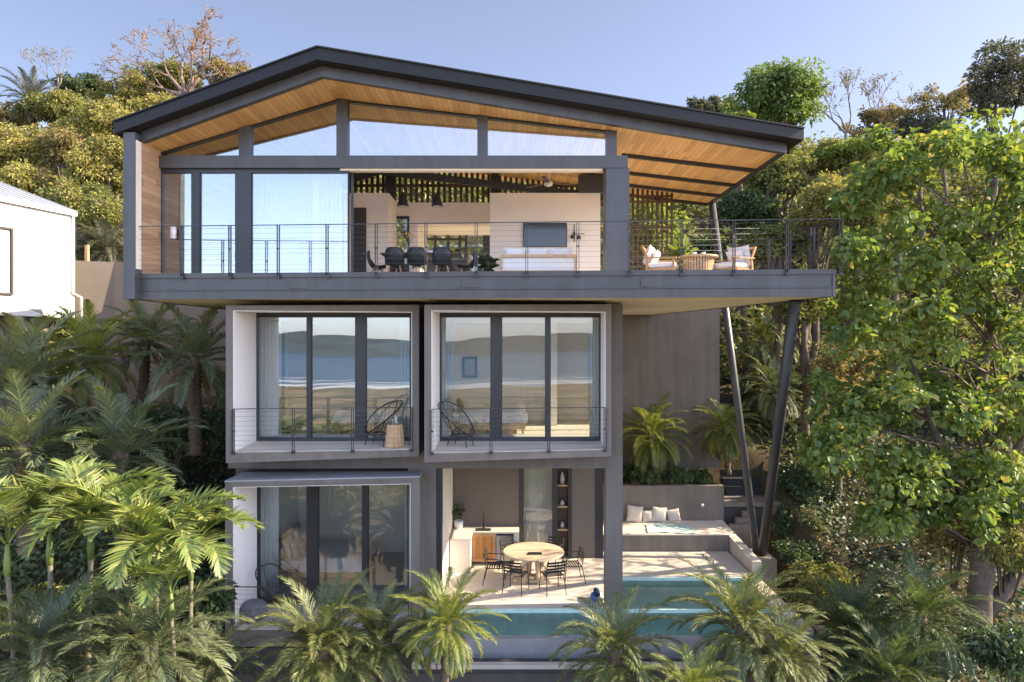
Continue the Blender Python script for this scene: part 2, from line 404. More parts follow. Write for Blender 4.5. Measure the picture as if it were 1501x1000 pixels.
# ---- deck slab
DL, DR = (-7.98, 14.3), (6.36, 13.4); DRR, DRL = (4.82, 22.9), (-7.98, 22.9)
b = MB(); i = 0.07
b.prism([(DL[0] + i, DL[1] + i), (DR[0] - i, DR[1] + i), (DRR[0] - i, DRR[1]), (DRL[0] + i, DRL[1])], ZB + 0.012, ZD - 0.03)
slab = b.build('balcony_slab', SOFFW, house)
b = MB(); b.prism([(DL[0] + 0.1, DL[1] + 0.1), (DR[0] - 0.1, DR[1] + 0.1), (DRR[0] - 0.1, DRR[1] - 0.05), (DRL[0] + 0.1, DRL[1] - 0.05)], ZD - 0.028, ZD)
b.build('balcony_floor', TILE, slab)
def edge(b, p, q, off, w, z0, z1):
    p, q = Vector((*p, 0)), Vector((*q, 0)); d = (q - p).normalized(); n = Vector((d.y, -d.x, 0))   # outward for ccw
    a0, a1 = p + n * off, q + n * off; c0, c1 = a0 - n * w, a1 - n * w
    b.hexa([(v.x, v.y, z0) for v in (a0, a1, c1, c0)], [(v.x, v.y, z1) for v in (a0, a1, c1, c0)])
b = MB()
for p, q in ((DL, DR), (DR, DRR)):
    edge(b, p, q, 0.0, 0.068, ZB, ZB + 0.17)          # lower edge strip
    edge(b, p, q, -0.018, 0.05, ZB + 0.172, ZD - 0.09)  # channel web
    edge(b, p, q, 0.012, 0.075, ZD - 0.088, ZD + 0.012)   # channel flange
    edge(b, p, q, 0.02, 0.03, ZB + 0.176, ZB + 0.196)
b.build('edge_channel', STEEL, house)
for k in range(1, 4):
    f_ = k / 4; x = DL[0] + (DR[0] - DL[0]) * f_; y = DL[1] + (DR[1] - DL[1]) * f_; b = MB()
    b.box(x - 0.2, x + 0.2, y - 0.002, y + 0.03, ZB + 0.215, ZB + 0.385); b.build('splice_plate', STEEL, house)
b = MB(); edge(b, DRL, DL, 0.0, 0.068, ZB, ZD); b.build('edge_channel', STEEL, house)

# ---- left wing wall and columns
b = MB(); b.hexa([(-8.0, 14.37, ZD), (-7.78, 14.37, ZD), (-7.78, 22.9, ZD), (-8.0, 22.9, ZD)], [(-8.0, 14.37, zs(-8)), (-7.78, 14.37, zs(-7.78)), (-7.78, 22.9, zs(-7.78)), (-8.0, 22.9, zs(-8))])
b.build('timber_wall', WOODW, house)
b = MB(); b.box(-8.03, -7.79, 14.1, 14.36, ZB - 0.005, zs(-8) + 0.19); b.build('column', STEEL, house)
b = MB(); b.bar((-7.785, 14.235, ZD + 0.1), (-7.785, 14.235, zs(-7.8) - 0.02), 0.012, 0.2, (0, 1, 0)); b.build('light_strip', SOFFW, house)
YG = 15.2
b = MB(); b.box(WX(887, YG), WX(921, YG), 15.05, 15.55, ZD, WZ(246.5, 15.05)); b.build('column', STEEL, house)
b = MB(); b.box(-7.775, WX(920, 15.05), 15.03, 15.37, WZ(246, 15.03), WZ(228, 15.03)); b.build('lintel_beam', STEEL, house)
b = MB(); b.box(WX(500, YG), WX(882, YG), 15.1, 15.3, WZ(250, 15.1), WZ(246.6, 15.1)); b.build('track', SOFFW, house)

# ---- clerestory glazing over the lintel
zl = WZ(228, 15.03)
posts = [(353, 369), (495, 511), (700, 715), (888, 903)]
for a, c in posts:
    x0, x1 = WX(a, YG), WX(c, YG); b = MB()
    b.hexa([(x0, 15.08, zl), (x1, 15.08, zl), (x1, 15.32, zl), (x0, 15.32, zl)], [(x0, 15.08, zs(x0) - 0.002), (x1, 15.08, zs(x1) - 0.002), (x1, 15.32, zs(x1) - 0.002), (x0, 15.32, zs(x0) - 0.002)])
    b.build('clerestory_post', STEEL, house)
edges = [-7.78] + [WX(v, YG) for p in posts for v in p][:-1]
for k in range(4):
    x0, x1 = edges[2 * k], edges[2 * k + 1]
    if k == 0: x0 = max(x0, -7.78)
    xm = [x0] + ([RX] if x0 < RX < x1 else []) + [x1]
    fr = MB(); pa = MB(); t = 0.045
    for u, v in zip(xm[:-1], xm[1:]):
        zt = [max(zs(q) - 0.004, zl + 0.02) for q in (u, v)]
        fr.hexa([(u, 15.13, zt[0] - t), (v, 15.13, zt[1] - t), (v, 15.27, zt[1] - t), (u, 15.27, zt[0] - t)], [(u, 15.13, zt[0]), (v, 15.13, zt[1]), (v, 15.27, zt[1]), (u, 15.27, zt[0])])
        pa.hexa([(u, 15.19, zl), (v, 15.19, zl), (v, 15.202, zl), (u, 15.202, zl)], [(u, 15.19, zt[0] - 0.01), (v, 15.19, zt[1] - 0.01), (v, 15.202, zt[1] - 0.01), (u, 15.202, zt[0] - 0.01)])
    w = fr.build('clerestory_window', ALU, house); pa.build('pane', GLASSU, w)

# ---- window walls
def window(name, x0, x1, z0, z1, Y, mull, th=0.06, top=0.12, bot=0.10, glass=GLASS, side=0.05, depth=0.14, fm=ALU):
    """frame with vertical members; one pane between each pair"""
    f = MB()
    f.box(x0, x1, Y, Y + depth, z1 - top, z1); f.box(x0, x1, Y, Y + depth, z0, z0 + bot)
    cuts = [(x0, x0 + side)] + mull + [(x1 - side, x1)]
    for a, c in cuts: f.box(a, c, Y + 0.002, Y + depth - 0.002, z0 + bot, z1 - top)
    for a, c in mull:                      # sash edges
        f.box(a - 0.02, a, Y + 0.03, Y + 0.06, z0 + bot, z1 - top); f.box(c, c + 0.02, Y + 0.03, Y + 0.06, z0 + bot, z1 - top)
    w = f.build(name, fm, house)
    for (a, c), (d, e) in zip(cuts[:-1], cuts[1:]):
        k_ = 0.004 * math.sin(37 * c + 11 * z0); h_ = 0.004 * math.sin(23 * c + 5 * z0)
        p = MB(); za, zb_ = z0 + bot, z1 - top; Ya = [Y + 0.045 + k_ + h_, Y + 0.045 - k_ + h_, Y + 0.045 - k_ - h_, Y + 0.045 + k_ - h_]; xs = [c, d, d, c]; zz_ = [za, za, zb_, zb_]
        p.hexa([(x, y, z) for x, y, z in zip(xs, Ya, zz_)], [(x, y + .01, z) for x, y, z in zip(xs, Ya, zz_)]); p.build('pane', glass, w)
    return w
zt = WZ(246.5, 15.1)
window('sliding_door', -7.77, WX(512, YG), ZD, zt, 15.12, [(WX(283, YG), WX(295, YG)), (WX(347, YG), WX(370, YG))], top=0.10, bot=0.05, side=0.02, glass=GLASSU, depth=0.12)
for k in range(3):                        # stacked sliding leaves beside the opening
    x = WX(500, YG) + 0.09 * k
    b = MB(); b.box(x, x + 0.055, 15.26 + 0.05 * k, 15.30 + 0.05 * k, ZD + 0.002, zt - 0.03); b.build('door_leaf', STEEL, house)

# ---- boxed window frames of the lower storeys
def box_frame(po, pi, yl, yr, back, mat_out, mat_in, sill_mat):
    """po, pi: photo corners TL TR BR BL of the outer and inner front edge; back: inner rectangle on the window plane"""
    Y = [yl, yr, yr, yl]
    O = [W(*p, y) for p, y in zip(po, Y)]; I = [W(*p, y) for p, y in zip(pi, Y)]
    x0, x1, z0, z1 = back; YB = 15.9
    Bk = [Vector((x0, YB, z1)), Vector((x1, YB, z1)), Vector((x1, YB, z0)), Vector((x0, YB, z0))]
    OB = [Vector((o.x, YB + 0.05, o.z)) for o in O]
    b = MB(); fs = []
    for k in range(4):
        n = (k + 1) % 4
        fs += [(k, n, 4 + n, 4 + k), (8 + k, 8 + n, n, k), (8 + k, 12 + k, 12 + n, 8 + n), (4 + k, 4 + n, 12 + n, 12 + k)]
    b.add(O + I + OB + [v + Vector((0, 0.05, 0)) for v in Bk], [f[::-1] for f in fs])
    fr = b.build('box_frame', mat_out, house)
    # lining boards just inside the frame
    c = sum(I, Vector()) / 4
    def shrink(P, d):
        q = []
        for k, p in enumerate(P):
            q.append(p + Vector((d if k in (0, 3) else -d, 0, -d if k in (0, 1) else d)))
        return q
    for k, nm in ((0, 'lining'), (1, 'lining'), (2, 'sill'), (3, 'lining')):
        n = (k + 1) % 4
        A = [p + Vector((0, 0.012, 0)) for p in shrink(I, 0.003)]; Bq = shrink(Bk, 0.003)
        A2 = shrink(A, 0.012); B2 = shrink(Bq, 0.012)
        b = MB(); b.hexa([A[k], A[n], Bq[n], Bq[k]], [A2[k], A2[n], B2[n], B2[k]]); b.build(nm, sill_mat if k == 2 else mat_in, fr)
    return O, I
YW = 15.9
def rect(xa, xb, yt, yb): return (WX(xa, YW), WX(xb, YW), WZ(yb, YW), WZ(yt, YW))
BX = [([(331, 448), (614, 447), (614, 669), (331, 679)], [(341, 455), (604, 457), (604, 660), (341, 664)], 14.45, 14.75, rect(376, 604, 458, 647)),
      ([(622, 447), (896, 446), (896, 669), (622, 678)], [(632, 455), (888, 457), (888, 660), (632, 665)], 14.30, 14.80, rect(644, 881, 458, 647)),
      ([(330, 707), (615, 700), (615, 948), (330, 948)], [(341, 714), (602, 709), (602, 924), (341, 924)], 14.50, 14.90, (WX(377, YW), WX(601, YW), 0.0, 2.98))]
FR = [box_frame(*q, GREYR, WHITE, CONC) for q in BX]
window('window', *BX[0][4], YW - 0.06, [(WX(451, YW), WX(457, YW)), (WX(522, YW), WX(537, YW))])
window('window', *BX[1][4], YW - 0.06, [(WX(720, YW), WX(735, YW)), (WX(800, YW), WX(806, YW))], glass=GLASSR)
window('window', *BX[2][4], YW - 0.06, [(WX(451, YW), WX(467, YW)), (WX(532, YW), WX(540, YW))], glass=GLASSG)

O = FR[2][0]; b = MB(); q = [Vector((O[0].x - .01, O[0].y - .012, O[0].z)), Vector((O[1].x + .01, O[1].y - .012, O[1].z)), Vector((O[1].x + .01, 15.49, O[1].z)), Vector((O[0].x - .01, 15.49, O[0].z))]
b.hexa([(v.x, v.y, v.z + .004) for v in q], [(v.x, v.y, v.z + .03) for v in q]); b.build('lightened_box_top', plain('lightened_top_sheet', (.34, .34, .36), .5, .1, 1.5, .05, 50), house)  # pale sheet added to lighten the shaded top of the box
# ---- cable balustrades
def balustrade(p, q, n, h, ncab, drop, name='railing', skip_first=False):
    """p, q: feet on the floor edge; n bays"""
    p, q = Vector(p), Vector(q); d = (q - p); dn = Vector((d.x, d.y, 0)).normalized()
    b = MB(); b.bar(p + Vector((0, 0, h)), q + Vector((0, 0, h)), 0.028, 0.016); r = b.build(name, ALU, house)
    for k in range(1 if skip_first else 0, n + 1):
        f = p + d * k / n; b = MB()
        for s in (-0.022, 0.022):
            b.bar(f + dn * s + Vector((0, 0, -drop)), f + dn * s + Vector((0, 0, h - 0.008)), 0.045, 0.012, dn)
        b.bar(f + Vector((0, 0, h * 0.5)) - dn * 0.03, f + Vector((0, 0, h * 0.5)) + dn * 0.03, 0.04, 0.03)
        b.bar(f + Vector((0, 0, -drop + 0.03)) - dn * 0.035, f + Vector((0, 0, -drop + 0.03)) + dn * 0.035, 0.05, 0.06)
        b.build('railing_post', ALU, r)
    for k in range(ncab):
        z = 0.06 + (h - 0.12) * k / (ncab - 1) if ncab > 1 else h / 2
        b = MB(); b.tube([p + Vector((0, 0, z)), q + Vector((0, 0, z))], 0.0024, 4); b.build('cable', CABLE, r)
    return r
balustrade((-7.88, 14.25, ZD + 0.01), (6.43, 13.36, ZD + 0.01), 14, 0.98, 9, 0.12)
balustrade((6.43, 13.36, ZD + 0.01), (5.2, 21.3, ZD + 0.01), 9, 0.98, 9, 0.12, skip_first=True)
for k, (O, I) in enumerate(FR):
    a, c = I[3].copy(), I[2].copy(); a.y -= 0.02; c.y -= 0.02; a.x += 0.02; c.x -= 0.02; a.z += 0.0; 
    balustrade(a, c, 3, 0.93, 9, 0.03)

# ---- walls, floors and ceilings
def wallbox(name, mat, x0, x1, y0, y1, z0, z1):
    b = MB(); b.box(x0, x1, y0, y1, z0, z1); return b.build(name, mat, house)
XL, XR = -6.45, 2.14
# mid storey front wall
wallbox('wall', DARKR, XL, WX(376, YW), 15.93, 16.12, 3.2, 6.955)
wallbox('wall', DARKR, WX(604, YW), WX(644, YW), 15.93, 16.12, 3.2, 6.955)
wallbox('wall', DARKR, WX(881, YW), XR, 15.93, 16.12, 3.2, 6.955)
for a, c in ((376, 604), (644, 881)):
    wallbox('wall', DARKR, WX(a, YW), WX(c, YW), 15.935, 16.115, WZ(458, YW), 6.954)
    wallbox('wall', DARKR, WX(a, YW), WX(c, YW), 15.935, 16.115, 3.2, WZ(647, YW))
wallbox('spandrel', GREYR, XL, XR - 0.003, 15.50, 15.92, 3.21, 3.62)
wallbox('column', GREYR, XR, 2.52, 15.55, 15.92, -1.3, 6.956)
wallbox('wall', GREYR, XL - 0.02, XL + 0.2, 16.121, 16.8, -1.0, 6.955); wallbox('wall', GREYR, XL - 0.02, XL + 0.2, 18.8, 22.9, -1.0, 6.955)
wallbox('wall', GREYR, XL - 0.02, XL + 0.2, 16.801, 18.799, -1.0, 4.3); wallbox('wall', GREYR, XL - 0.02, XL + 0.2, 16.801, 18.799, 6.4, 6.954)      # left flank; unseen window opening added to light the bedroom
wallbox('wall', RENDER_, XL, 2.5, 22.70, 22.9, -1.0, 6.954)                # rear
# right flank with the side window of the bedroom
wallbox('wall', RENDER_, 2.3, 2.52, 15.921, 16.7, 3.2, 6.953)
wallbox('wall', RENDER_, 2.3, 2.52, 19.3, 22.69, 3.2, 6.953)
wallbox('wall', RENDER_, 2.301, 2.519, 16.7, 19.3, 6.45, 6.952)
f = MB()
for y0, y1 in ((16.7, 16.76), (17.96, 18.04), (19.24, 19.3)): f.box(2.38, 2.46, y0, y1, 3.72, 6.45)
f.box(2.38, 2.46, 16.76, 19.24, 6.37, 6.449); f.box(2.38, 2.46, 16.76, 19.24, 3.72, 3.80)
w = f.build('window', ALU, house)
for y0, y1 in ((16.76, 17.96), (18.04, 19.24)):
    p = MB(); p.box(2.415, 2.425, y0, y1, 3.8, 6.37); p.build('pane', GLASSG, w)
wallbox('floor_slab', GREYR, XL + 0.2, 2.5, 16.13, 22.69, 3.205, 3.68)
wallbox('interior_floor', CONC, XL + 0.2, 2.3, 16.13, 20.5, 3.684, 3.75)
wallbox('ceiling', CREAM, XL + 0.2, 2.3, 16.13, 20.5, 6.62, 6.96)
wallbox('interior_wall', CREAM, XL + 0.2, 2.3, 20.5, 20.65, 3.69, 6.61)
wallbox('interior_wall', CREAM, XL + 0.201, XL + 0.28, 16.13, 16.8, 3.755, 6.615); wallbox('interior_wall', CREAM, XL + 0.201, XL + 0.28, 18.8, 20.49, 3.755, 6.615)
f = MB(); f.box(XL + 0.05, XL + 0.12, 16.802, 18.798, 4.302, 4.36); f.box(XL + 0.05, XL + 0.12, 16.802, 18.798, 6.34, 6.398); f.box(XL + 0.05, XL + 0.12, 17.77, 17.83, 4.36, 6.34)
w = f.build('window', ALU, house); p = MB(); p.box(XL + 0.08, XL + 0.09, 16.802, 18.798, 4.36, 6.34); p.build('pane', GLASSG, w)  # made-up side window, added to brighten the left bedroom
wallbox('interior_wall', CREAM, -2.2, -1.9, 16.13, 20.49, 3.755, 6.615)
wallbox('interior_wall', CREAM, 1.05, 1.25, 18.9, 20.49, 3.755, 6.615)       # wardrobe nib in the right bedroom
# ground floor bedroom
wallbox('interior_wall', WHITE, XL + 0.205, XL + 0.275, 16.13, 19.7, 0.01, 3.2)
wallbox('interior_wall', CREAM, XL + 0.28, -2.0, 19.7, 19.85, 0.01, 3.2)
wallbox('wall', GREYR, WX(601, YW), WX(641, YW), 15.60, 15.92, -0.3, 3.209)
wallbox('wall', GREYR, XL, WX(377, YW), 15.935, 16.12, -0.6, 3.19)
wallbox('wall', GREYR, WX(377, YW), WX(601, YW), 15.936, 16.118, 2.98, 3.189)
wallbox('interior_wall', CREAM, WX(601, YW), -1.66, 15.93, 19.7, 0.01, 3.2)
wallbox('interior_floor', CONC, XL + 0.2, -2.2, 15.95, 19.7, -0.3, 0.008)
# ground floor garden room
wallbox('interior_wall', TAUPEW, -1.64, 0.20, 19.2, 19.35, 0.002, 3.2)
wallbox('interior_wall', TAUPEW, 1.68, 2.34, 19.2, 19.35, 0.002, 3.2)
wallbox('door_post', ALU, 2.34, 2.56, 19.18, 19.36, 0.002, 3.2)
wallbox('door_post', ALU, WX(641, YW), WX(649, YW), 15.7, 15.92, 0.003, 3.2)
wallbox('wall', RENDER_, 2.34, 2.52, 19.361, 22.69, 0.002, 3.2)
wallbox('interior_wall', CREAM, -1.64, 2.33, 20.9, 21.05, 0.002, 3.19)
f = MB(); f.box(0.20, 0.33, 19.18, 19.34, 0.002, 3.2); f.box(1.13, 1.28, 19.18, 19.34, 0.002, 3.2); f.box(0.33, 1.13, 19.2, 19.32, 3.08, 3.2); f.box(0.33, 1.13, 19.2, 19.32, 0.002, 0.05)
d = f.build('glass_door', ALU, house)
p = MB(); p.box(0.33, 1.13, 19.25, 19.262, 0.05, 3.08); p.build('pane', GLASSG, d)
h = MB(); h.box(0.36, 0.38, 19.16, 19.2, 1.0, 1.25); h.build('handle', ALU, d)
# niche with shelves right of the door
wallbox('niche_back', SLATW, 1.28, 1.58, 19.5, 19.55, 0.002, 3.2)
wallbox('door_post', ALU, 1.58, 1.68, 19.18, 19.34, 0.002, 3.2)
for z in (0.75, 1.4, 2.0): wallbox('shelf', OAK, 1.281, 1.579, 19.25, 19.49, z, z + 0.04)

# ---- upper living room
YT = 19.0
wallbox('interior_wall', WARMW, WX(718, YT), WX(880, YT), YT, YT + 0.2, ZD, WZ(283, YT))
wallbox('interior_wall', WARMW, WX(513, YT) - 0.9, WX(570, YT), YT, 20.3, ZD, WZ(283, YT))
yb = 20.3; zh = WZ(297, yb)
xo = [WX(v, yb) for v in (560, 572, 600, 612, 719)]
wallbox('interior_wall', WARMW, xo[0], xo[1], yb, yb + 0.15, ZD, zh)
wallbox('interior_wall', WARMW, xo[2], xo[3], yb, yb + 0.15, ZD, zh)
wallbox('interior_wall', WARMW, xo[1], xo[2], yb, yb + 0.15, WZ(317, yb), zh)
wallbox('interior_wall', WARMW, xo[3], xo[4], yb, yb + 0.15, WZ(329, yb), zh)
wallbox('ceiling', CREAM, xo[3], xo[4], yb + 0.16, 22.6, WZ(329, yb), WZ(329, yb) + 0.1)
wallbox('interior_wall', WARMW, xo[3] - 0.15, xo[3], yb + 0.16, 22.6, ZD, WZ(329, yb) - 0.005)
f = MB(); f.box(xo[1], xo[1] + 0.07, yb - 0.03, yb + 0.1, ZD, WZ(317, yb)); f.box(xo[2] - 0.06, xo[2], yb - 0.03, yb + 0.1, ZD, WZ(317, yb)); f.box(xo[1] + 0.07, xo[2] - 0.06, yb - 0.03, yb + 0.1, WZ(317, yb) - 0.08, WZ(317, yb))
f.box(xo[1] + 0.07, xo[2] - 0.06, yb - 0.03, yb + 0.1, ZD, ZD + 0.9)
w = f.build('window', ALU, house); p = MB(); p.box(xo[1] + 0.07, xo[2] - 0.06, yb, yb + 0.01, ZD + 0.9, WZ(317, yb) - 0.08); p.build('pane', GLASSG, w)
# rear entrance screens
yr = 22.4
cuts = [(WX(608, yr), WX(618, yr)), (WX(636, yr), WX(640, yr)), (WX(655, yr), WX(659, yr)), (WX(672, yr), WX(676, yr)), (WX(681, yr), WX(685, yr)), (WX(708, yr), WX(725, yr))]
f = MB()
for a, c in cuts: f.box(a, c, yr, yr + 0.1, ZD, WZ(337, yr))
f.box(cuts[0][0], cuts[-1][1], yr - 0.01, yr + 0.11, WZ(338, yr), WZ(330, yr))
f.box(cuts[0][1], cuts[4][0], yr + 0.01, yr + 0.09, ZD, WZ(380, yr)); f.box(cuts[0][1], cuts[4][0], yr + 0.01, yr + 0.09, WZ(352, yr), WZ(349, yr))
w = f.build('entrance_screen', ALU, house)
for (a, c), (d_, e) in zip(cuts[:-1], cuts[1:]):
    p = MB(); p.box(c, d_, yr + 0.03, yr + 0.04, ZD + 0.01, WZ(339, yr)); p.build('pane', GLASSG, w)
# interior door on the left block
b = MB(); b.box(WX(515, YT), WX(537, YT), YT - 0.05, YT - 0.003, ZD, WZ(305, YT)); dd = b.build('door', DARKR, house)
b = MB(); b.box(WX(533, YT), WX(535.5, YT), YT - 0.09, YT - 0.052, ZD + 1.0, ZD + 1.06); b.build('handle', CABLE, dd)
# partition to the left bedroom
wallbox('interior_wall', WARMW, -4.55, -4.42, 15.6, 18.99, ZD, 10.1)
wallbox('interior_wall', WARMW, -7.77, -4.43, 19.9, 20.05, ZD, 10.1)
# timber screen under the roof at the back
def slatscreen(x0, x1, Y, z0, top, sp, w, parent, nm):
    b = MB(); n = int((x1 - x0) / sp)
    for k in range(n + 1):
        x = x0 + (x1 - x0) * k / n; zt_ = top(x) if callable(top) else top
        b.box(x - w / 2, x + w / 2, Y, Y + 0.07, z0, zt_)
    return b.build(nm, SLATW, parent)
s1 = slatscreen(-7.7, 3.3, 20.5, zh - 0.02, lambda x: zs(x) - 0.01, 0.165, 0.085, house, 'slat_screen')
b = MB()
for z in (zh - 0.06, zh + 0.5): b.box(-7.7, 3.3, 20.44, 20.5, z, z + 0.08)
b.build('rail', SLATW, s1)
for x0, x1 in ((WX(559, 19.6), WX(574, 19.6)), (WX(718, 19.6), WX(731, 19.6))):
    b = MB(); b.box(x0, x1, 20.2, 20.43, zh - 0.1, zs(x0) - 0.06); b.build('ceiling_post', STEELD, house)
b = MB(); b.box(WX(848, 19), WX(892, 19), 18.9, 19.2, WZ(283, YT) + 0.01, zs(2.2) - 0.05); b.build('ceiling_box', STEELD, house)
b = MB(); slopebeam(b, (-7.7, 19.7), (RX, 19.7), 0.12, 0.2, -0.35); slopebeam(b, (RX, 19.7), (3.3, 19.7), 0.12, 0.2, -0.35)
b.build('rafter', STEELD, house)
# slatted privacy screen at the back of the open deck
s2 = slatscreen(WX(921, 19.9), WX(985, 19.9), 19.9, ZD, lambda x: zs(x) - 0.05, 0.13, 0.06, house, 'privacy_screen')
b = MB()
for py in (391, 333, 296, 288): b.box(WX(921, 19.9) - 0.03, WX(985, 19.9) + 0.03, 19.86, 19.898, WZ(py, 19.9) - 0.03, WZ(py, 19.9) + 0.03)
b.build('rail', SLATW, s2)
# slanting steel props
b = MB(); b.tube([(6.88, 19.2, 0.12), (6.08, 20.75, zs(6.1) - 0.04)], 0.105, 16); b.build('prop', STEEL, house)
b = MB(); b.tube([(6.98, 19.05, 0.12), (6.03, 14.55, ZB + 0.01)], 0.125, 16); b.build('prop', STEELD, house)

# ================================================================== TERRACE, POOL, GARDEN WALLS
b = MB(); b.prism([(-1.64, 15.6), (2.3, 15.6), (2.3, 17.7), (6.25, 17.7), (6.25, 19.8), (2.5, 19.8), (2.5, 21.0), (-1.64, 21.0)], -1.35, 0.0)
b.build('terrace', CONC, None, 'structure')
POOLT = plain('pool_tile', (0.66, 0.89, 0.79), 0.5, 0.10, 5, 0.1, 20)
wm, t, N, L, out = nt('pool_water')
tr = N.new('ShaderNodeBsdfTransparent'); tr.inputs[0].default_value = (0.90, 0.98, 0.965, 1)
gl = N.new('ShaderNodeBsdfGlossy'); gl.inputs['Roughness'].default_value = 0.02
fr = N.new('ShaderNodeFresnel'); fr.inputs[0].default_value = 1.33
tc = N.new('ShaderNodeTexCoord'); nz = N.new('ShaderNodeTexNoise'); nz.inputs['Scale'].default_value = 3.5; nz.inputs['Detail'].default_value = 3
L.new(tc.outputs['Object'], nz.inputs['Vector']); bp = N.new('ShaderNodeBump'); bp.inputs['Strength'].default_value = 0.5; bp.inputs['Distance'].default_value = 0.05
L.new(nz.outputs['Fac'], bp.inputs['Height']); L.new(bp.outputs[0], gl.inputs['Normal']); L.new(bp.outputs[0], fr.inputs['Normal'])
mx = N.new('ShaderNodeMixShader'); L.new(fr.outputs[0], mx.inputs[0]); L.new(tr.outputs[0], mx.inputs[1]); L.new(gl.outputs[0], mx.inputs[2]); L.new(mx.outputs[0], out.inputs[0])
np_mesh('pool_water', [(-1.95, 14.39, -.10), (6.0, 14.39, -.10), (6.0, 17.7, -.10), (2.3, 17.7, -.10), (2.3, 15.6, -.10), (-1.95, 15.6, -.10)], [(0, 1, 4, 5), (1, 2, 3, 4)], wm, None, False, 'structure')
pool = thing('swimming_pool', 'turquoise tiled infinity pool with pale coping and grey overflow wall', 'pool', (2, 14.4, -1.3))
b = MB(); b.box(-1.96, 6.02, 14.38, 15.598, -1.6, -0.85); b.box(2.301, 6.02, 15.6, 17.698, -1.6, -0.26); b.box(-1.96, 6.0, 15.56, 15.597, -0.85, -0.02); b.box(2.302, 6.0, 17.66, 17.697, -0.26, -0.02); b.build('basin', POOLT, pool)
b = MB(); b.box(-2.0, 6.36, 14.2, 14.379, -2.4, -0.098); b.build('overflow_wall', plain('overflow_tile', (0.30, 0.31, 0.32), 0.35, 0.1, 3, 0.05, 30, 0.5), pool)
b = MB(); b.box(6.02, 6.36, 14.381, 18.0, -2.4, 0.012); b.build('coping', CONC, pool)
b = MB(); b.box(-2.0, 6.95, 13.75, 14.198, -2.4, -0.50); b.box(6.362, 6.95, 14.2, 15.8, -2.4, -0.50)
b.build('catch_basin', DARKR, pool)
b = MB(); b.box(-2.0, 7.1, 13.60, 13.748, -2.4, -0.36); b.box(6.952, 7.1, 13.75, 15.8, -2.4, -0.36); b.build('basin_rim', CONC, pool)
rw = thing('retaining_wall', 'dark grey panelled retaining wall below the pool and ground-floor window', 'wall', (0, 13.5, -3))
b = MB(); b.box(-6.4, 7.15, 13.45, 13.598, -6, -0.44)
b.box(-6.4, -2.003, 13.6, 14.6, -6, -0.46)
b.build('wall', DARKR, rw)
b = MB()
for k in range(9):
    x = -6.3 + k * 1.5
    b.box(x, x + 0.09, 13.425, 13.449, -6, -0.62)
b.box(-6.4, 7.15, 13.42, 13.4495, -0.62, -0.445)
b.build('panel_rim', DARKR, rw)
bn = thing('terrace_bench', 'long built-in taupe concrete bench with backrest wall on the pool terrace', 'bench', (4.4, 20.5, 0))
b = MB(); b.box(2.524, 6.3, 19.802, 21.3, -0.5, 0.46); b.build('base', RENDER_, bn)
b = MB(); b.bbox(2.524, 6.32, 19.78, 21.3, 0.46, 0.50, 0.008); b.build('seat', CONC, bn)
b = MB(); b.box(2.524, 6.62, 21.301, 21.55, -0.5, 1.58); bk = b.build('backrest', RENDER_, bn)
for x in (2.72, 5.93):
    b = MB(); b.lathe([(0.05, -0.02), (0.055, 0), (0.05, 0.02)], (0, 0, 0), 12)
    b.v = [(x + vx, 21.28 + vz, 0.98 + vy) for vx, vy, vz in b.v]; b.build('wall_light', CERAM, bk)
b = MB(); b.hexa([(6.32, 17.95, -0.5), (6.56, 17.95, -0.5), (6.56, 21.3, -0.5), (6.325, 21.3, -0.5)], [(6.32, 17.95, 0.30), (6.56, 17.95, 0.30), (6.56, 21.3, 0.52), (6.325, 21.3, 0.52)])
tag(b.build('parapet', CONC, None), 'low sloping concrete parapet beside the terrace bench, leading to the props', 'wall')
b = MB(); b.box(6.62, 7.22, 18.6, 19.6, -1.2, 0.14); tag(b.build('plinth', GREYR, None), 'grey concrete plinth carrying the feet of the two slanting steel props', 'plinth')
b = MB(); b.box(2.53, 6.98, 22.95, 23.25, -0.5, 7.7); tag(b.build('garden_wall', RENDER_, None), 'tall taupe rendered wall behind the terrace palms under the balcony', 'wall')
st = thing('garden_stairs', 'concrete garden steps climbing beside the tall taupe wall behind the props', 'stairs', (7.3, 22, 0))
b = MB(); b.box(6.63, 8.5, 21.3, 22.3, 0.93, 1.06); b.build('landing', RENDER_, st)
b = MB(); b.box(6.63, 8.15, 21.4, 22.28, -1, 0.928); b.build('base', DARKR, st)
b = MB(); b.box(8.16, 8.45, 21.32, 22.28, -1, 0.929); b.build('side_wall', RENDER_, st)
for k in range(3):
    b = MB(); b.box(6.63 + 0.25 * k, 7.3, 20.78 + 0.16 * k, 20.94 + 0.16 * k, -0.5, 0.5 + 0.16 * k); b.build('step', RENDER_, st)
STEPM = plain('dark_step', (0.03, 0.03, 0.032), 0.7, 0.2, 3, 0.2, 40)
for k in range(12):
    b = MB(); b.box(6.99, 8.2, 22.32 + 0.27 * k, 22.585 + 0.27 * k, 0.9 + 0.25 * k, 1.30 + 0.25 * k); b.build('step', STEPM, st)

